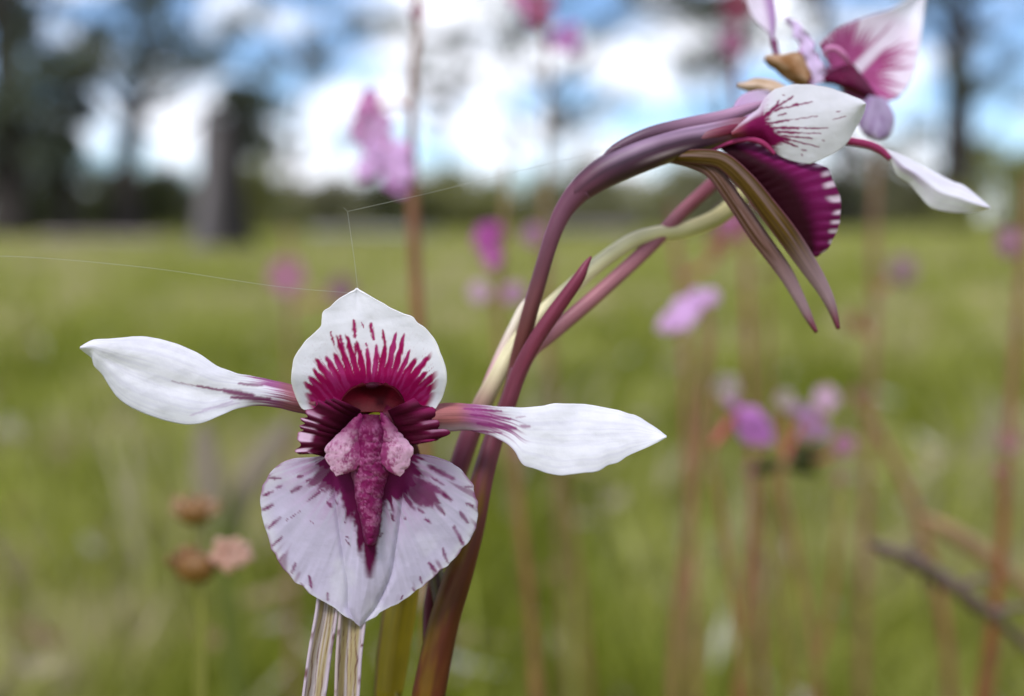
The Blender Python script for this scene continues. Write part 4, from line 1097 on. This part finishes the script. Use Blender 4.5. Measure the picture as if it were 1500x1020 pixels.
wildflower('olive-red stalk with a magenta flower over two lilac ones, behind the orchid stem', [(742, 240, 10), (738, 330, 13), (730, 470, 16), (745, 640, 17), (768, 820, 18), (790, 1015, 18)], 270,
           [(718, 350, FIVE(26, 26, .3) + [(4, 46, 26)], MG), (702, 428, FIVE(17, 18, .2), PALE), (752, 430, FIVE(17, 18, .9), srgb(196, 150, 186))], REDB, side=[[(737, 345, 7), (728, 344, 6), (718, 350, 6)], [(732, 440, 7), (716, 436, 6), (702, 428, 6)], [(732, 440, 7), (744, 436, 6), (752, 430, 6)]])
wildflower('thin brown stalk with faded pink flowers right of the magenta-flowered stalk', [(798, 250, 9), (797, 360, 12), (802, 520, 13), (826, 700, 14), (850, 880, 16), (862, 1015, 16)], 310,
           [(782, 345, FIVE(18, 18, .3), srgb(190, 140, 176))], REDB, side=[[(797, 362, 6), (788, 354, 5), (782, 345, 5)]])
wildflower('red-brown stalk topped by a pink slanting flower below the crossing orchid stalks', [(1036, 452, 13), (1038, 500, 18), (1030, 580, 20), (1012, 760, 20), (992, 900, 20), (985, 1015, 20)], 215,
           [(1030, 448, [(-68, 36, 30), (-48, 8, 32), (20, -22, 24), (-20, -20, 28), (-44, 34, 26)], PK)], srgb(120, 90, 56))
wildflower('stalk with a drooping violet-pink flower on a bright red calyx', [(1050, 566, 9), (1046, 610, 12), (1042, 660, 14), (1058, 760, 16), (1076, 870, 18), (1092, 1015, 18)], 205,
           [(1078, 600, [(54, 52, 32), (38, 16, 26), (-8, -16, 18), (28, 52, 26), (52, 30, 24)], srgb(212, 140, 216)), (1064, 568, FIVE(22, 22, .4), GREY)], REDB, side=[[(1042, 652, 14), (1058, 634, 14), (1074, 610, 12)], [(1046, 600, 8), (1056, 585, 7), (1064, 570, 6)]])
W6 = wildflower('olive stalk carrying a cluster of pale lilac flowers above dark leaves', [(1210, 560, 7), (1185, 640, 10), (1146, 690, 16), (1160, 780, 18), (1180, 880, 18), (1200, 1015, 18)], 225,
           [(1176, 612, [(34, 30, 34), (-14, -18, 22), (22, -4, 24), (10, 34, 26)], srgb(206, 160, 210)), (1210, 584, FIVE(20, 20, .2), PALE), (1150, 586, FIVE(16, 16, .5), GREY), (1236, 652, FIVE(18, 20, .8), srgb(196, 140, 170))], REDB,
           side=[[(1146, 690, 9), (1160, 650, 8), (1176, 612, 7)], [(1185, 640, 7), (1200, 610, 6), (1210, 584, 6)], [(1160, 670, 7), (1206, 672, 6), (1236, 652, 6)], [(1150, 680, 7), (1148, 630, 6), (1150, 586, 6)]])
for (x0, y0, x1, y1, wd) in [(1146, 672, 1220, 668, 26), (1146, 680, 1200, 694, 24), (1146, 680, 1100, 694, 22), (1150, 668, 1190, 655, 20)]:
    ribbon('leaf', [(x0, y0, 225, 6), ((x0 + x1) / 2, (y0 + y1) / 2 - 4, 224, wd), (x1, y1, 226, 3)], 1.2, lambda u, v, px, py: srgb(62, 66, 22) * np.ones_like(px)[..., None], W6, 16, 8, 3e-4, M_bgflower)
wildflower('long reddish stalk leaning outward beyond the lilac cluster', [(1252, 578, 8), (1290, 640, 14), (1335, 730, 17), (1368, 840, 17), (1385, 930, 17), (1392, 1015, 17)], 290, [(1252, 578, FIVE(10, 10, .1), srgb(170, 120, 120))], srgb(126, 84, 58))
wildflower('reddish stalk with dusty pink buds at the far right edge of the group', [(1506, 260, 12), (1496, 400, 16), (1484, 560, 18), (1470, 760, 20), (1452, 940, 24), (1446, 1015, 24)], 240, [(1480, 356, FIVE(24, 22, .4), srgb(184, 140, 160)), (1478, 646, FIVE(20, 20, .1), srgb(176, 132, 132))], srgb(120, 84, 52), side=[[(1498, 372, 7), (1490, 362, 6), (1480, 356, 6)]])
wildflower('faint brown stalk with a pale pink flower below the drooping white petal', [(1284, 225, 9), (1280, 340, 14), (1280, 480, 15), (1268, 760, 15), (1262, 1015, 15)], 370, [(1322, 396, FIVE(24, 24, .4), srgb(180, 150, 156)), (1252, 472, FIVE(14, 12, .2), srgb(150, 96, 60))], srgb(120, 84, 60), side=[[(1280, 430, 6), (1304, 412, 6), (1322, 396, 6)], [(1280, 490, 6), (1262, 484, 5), (1252, 472, 5)]])
wildflower('faint stalk with pink flowers seen between the crossing orchid stalks', [(985, 300, 8), (992, 380, 13), (1002, 450, 14), (1010, 700, 14), (1016, 1015, 14)], 350, [(1070, 330, FIVE(24, 22, .6), srgb(190, 124, 160)), (1052, 360, FIVE(16, 16, .2), srgb(170, 110, 96))], srgb(130, 80, 66), side=[[(996, 410, 7), (1040, 385, 7), (1070, 330, 6)]])
wildflower('low pink flower on a thin stalk left of the front flower hood', [(420, 330, 7), (424, 380, 9), (424, 420, 10), (426, 600, 10), (428, 1015, 12)], 430, [(420, 405, FIVE(30, 28, .3), srgb(190, 132, 158)), (500, 425, FIVE(22, 22, .7), srgb(168, 130, 146))], srgb(130, 96, 76), side=[[(424, 450, 6), (470, 440, 5), (500, 425, 5)]])
wildflower('tall stalk whose bright pink flowers hang at the top beside open sky', [(796, -80, 9), (792, -20, 11), (800, 40, 11), (803, 140, 10), (800, 260, 10), (806, 480, 11), (830, 1015, 12)], 300, [(786, 8, [(-40, -16, 26), (20, 30, 28), (26, -14, 22), (-14, 26, 22)], srgb(216, 112, 180)), (822, 46, [(24, 34, 26), (-14, 28, 22), (26, -6, 20)], srgb(198, 128, 196))], srgb(120, 94, 62))
wildflower('dim red stalk with dull rose blooms just left of the topmost orchid flower', [(1086, -80, 14), (1082, 20, 16), (1078, 110, 10), (1092, 360, 11), (1100, 600, 11), (1118, 1015, 12)], 300, [(1078, 10, FIVE(26, 26, .3), srgb(146, 66, 92)), (1072, 62, FIVE(20, 20, .8), srgb(186, 120, 160))], srgb(126, 60, 66))
wildflower('brown flowerless stalk between the violet-pink and lilac flowers', [(1124, 400, 6), (1124, 520, 12), (1130, 640, 13), (1140, 800, 14), (1160, 1015, 14)], 330, [(1124, 398, FIVE(9, 8, .1), srgb(150, 110, 90))], srgb(118, 92, 50))

for i, (lab, pts, dd, c) in enumerate([
    ('thin red wiry stalk with a tiny bud left of the dark-leaved lilac cluster', [(1098, 690, 5), (1102, 760, 9), (1094, 880, 10), (1080, 1015, 11)], 230, srgb(128, 70, 44)),
    ('thin rusty stalk with a tiny bud curving behind the dark dead twig', [(1230, 700, 4), (1226, 800, 8), (1214, 900, 9), (1190, 1015, 10)], 250, srgb(132, 84, 50)),
    ('rust-coloured stalk with a tiny bud rising beside the tan dead twig', [(1462, 690, 5), (1470, 780, 10), (1456, 900, 14), (1436, 1015, 16)], 200, srgb(122, 66, 30)),
    ('slim brown stalk with a tiny bud close right of the main orchid stem', [(756, 660, 5), (764, 760, 9), (776, 880, 11), (782, 1015, 12)], 210, srgb(124, 80, 48))]):
    wildflower(lab, pts, dd, [(pts[0][0], pts[0][1], FIVE(8, 7, .3 * i), srgb(178, 120, 130))], c)

# dry seed heads
def seed_head(label, pts, d, head, extra):
    path = to_ground([(x, y, d, wd) for x, y, wd in pts], 0.004)
    b = P(*path.ext[-1][:2], path.ext[-1][2] / 1000); b[2] = 0
    o = empty('seed_head', b, label, 'seed head', 'dry seed heads left of the front flower')
    tube('stalk', path, M_bgstem, o, lambda U, W: srgb(112, 112, 44)[None] * np.ones((len(U), 1)), 40, 10)
    g = np.random.default_rng(int(head[0]))
    blob('head', head[0], head[1], d, head[2], head[3], head[2] * d / FPX, srgb(112, 76, 34), o, M_bgstem)
    for k in range(14):
        an = g.uniform(math.pi, 2 * math.pi)
        tx, ty = head[0] + head[2] * 1.5 * math.cos(an), head[1] + head[3] * 1.3 * math.sin(an) - 2
        ribbon('bract', [(head[0] + head[2] * .5 * math.cos(an), head[1] + 4, d, 8), ((head[0] + tx) / 2 + head[2] * .3 * math.cos(an), (head[1] + ty) / 2, d - 1.5 * g.uniform(-1, 1), 10), (tx, ty, d + g.uniform(-2, 2), 2)], .4,
               lambda u, v, px, py: mix(srgb(124, 84, 40), srgb(196, 150, 116), u), o, 10, 6, 2e-4, M_bgflower)
    for (px, py, r, c) in extra:
        for k in range(5):
            an = k * 1.2566 + .3
            ribbon('floret', [(px, py, d - 1, 4), (px + r * .6 * math.cos(an), py + r * .6 * math.sin(an), d - 2, r * .7), (px + r * math.cos(an), py + r * math.sin(an), d - 1.5, 3)], .5, lambda u, v, x, y: c * np.ones_like(x)[..., None], o, 10, 6, 2e-4, M_bgflower)
seed_head('brown dry seed head with tufted top, the higher of two', [(286, 756, 8), (288, 800, 8), (294, 900, 9), (290, 1015, 9)], 162, (284, 750, 28, 20), [(262, 745, 13, srgb(206, 174, 140)), (308, 745, 13, srgb(204, 172, 144))])
seed_head('brown dry seed head with a pale pink floret beside it, the lower of two', [(294, 845, 8), (298, 880, 9), (299, 950, 9), (298, 1015, 9)], 150, (286, 832, 30, 24), [(334, 812, 28, srgb(222, 182, 166)), (352, 812, 20, srgb(220, 184, 172))])

# dead twigs and dry leaves
def twig(label, pts, colr, forks=()):
    tw = tube('dead_twig', to_ground(pts, 0.02), M_bgstem, None, lambda U, W: np.asarray(colr)[None] * (.6 + .8 * fbm(W * 8, U * 30, 5))[..., None], 60, 10)
    tag(tw, label, 'twig', 'dead twigs beside the wildflowers')
    for f in forks:
        tube('fork', f, M_bgstem, tw, lambda U, W: np.asarray(colr)[None] * (.6 + .8 * fbm(W * 8, U * 30, 5))[..., None], 20, 8)
twig('dark purplish-brown dead twig leaning through the wildflower stalks', [(1272, 796, 172, 7), (1286, 801, 173, 14), (1300, 808, 174, 21), (1318, 812, 175, 15), (1340, 824, 177, 27), (1362, 836, 179, 20), (1384, 852, 181, 28), (1404, 864, 182, 19), (1428, 886, 185, 25), (1450, 900, 188, 16), (1500, 945, 196, 14), (1560, 1010, 205, 10)], srgb(96, 76, 70), [[(1330, 820, 176, 9), (1338, 800, 176, 6), (1352, 790, 176, 3)], [(1360, 834, 179, 10), (1352, 856, 180, 7), (1358, 872, 180, 3)], [(1400, 862, 182, 14), (1430, 850, 183, 10), (1460, 852, 184, 4)], [(1450, 900, 186, 14), (1490, 890, 188, 10), (1520, 892, 190, 4)]])
twig('tan dead twig behind the dark twig, leaning the same way', [(1352, 756, 240, 8), (1390, 778, 242, 24), (1440, 812, 246, 26), (1500, 860, 252, 20), (1580, 930, 262, 16)], srgb(150, 118, 86))
def dry_leaf(label, pts):
    path = to_ground(pts, 0.01)
    o = ribbon('dry_leaf', path, 1.5, lambda u, v, px, py: mix(mix(srgb(172, 158, 146), srgb(150, 138, 116), fbm(u * 4, v * 8, 3)), srgb(124, 134, 62), sm(.35, .6, u)), None, 40, 10, 3e-4, M_bgflower)
    tag(o, label, 'dry leaf', 'dry grey leaves left of the lip')
dry_leaf('upright dry grey leaf blade behind the seed heads', [(298, 615, 330, 6), (300, 650, 330, 36), (306, 710, 330, 42), (316, 770, 330, 26), (322, 830, 330, 12)])
dry_leaf('slanting dry grey leaf blade between seed heads and lip', [(428, 610, 340, 6), (404, 650, 340, 34), (366, 705, 340, 40), (344, 760, 340, 22), (338, 830, 340, 12)])
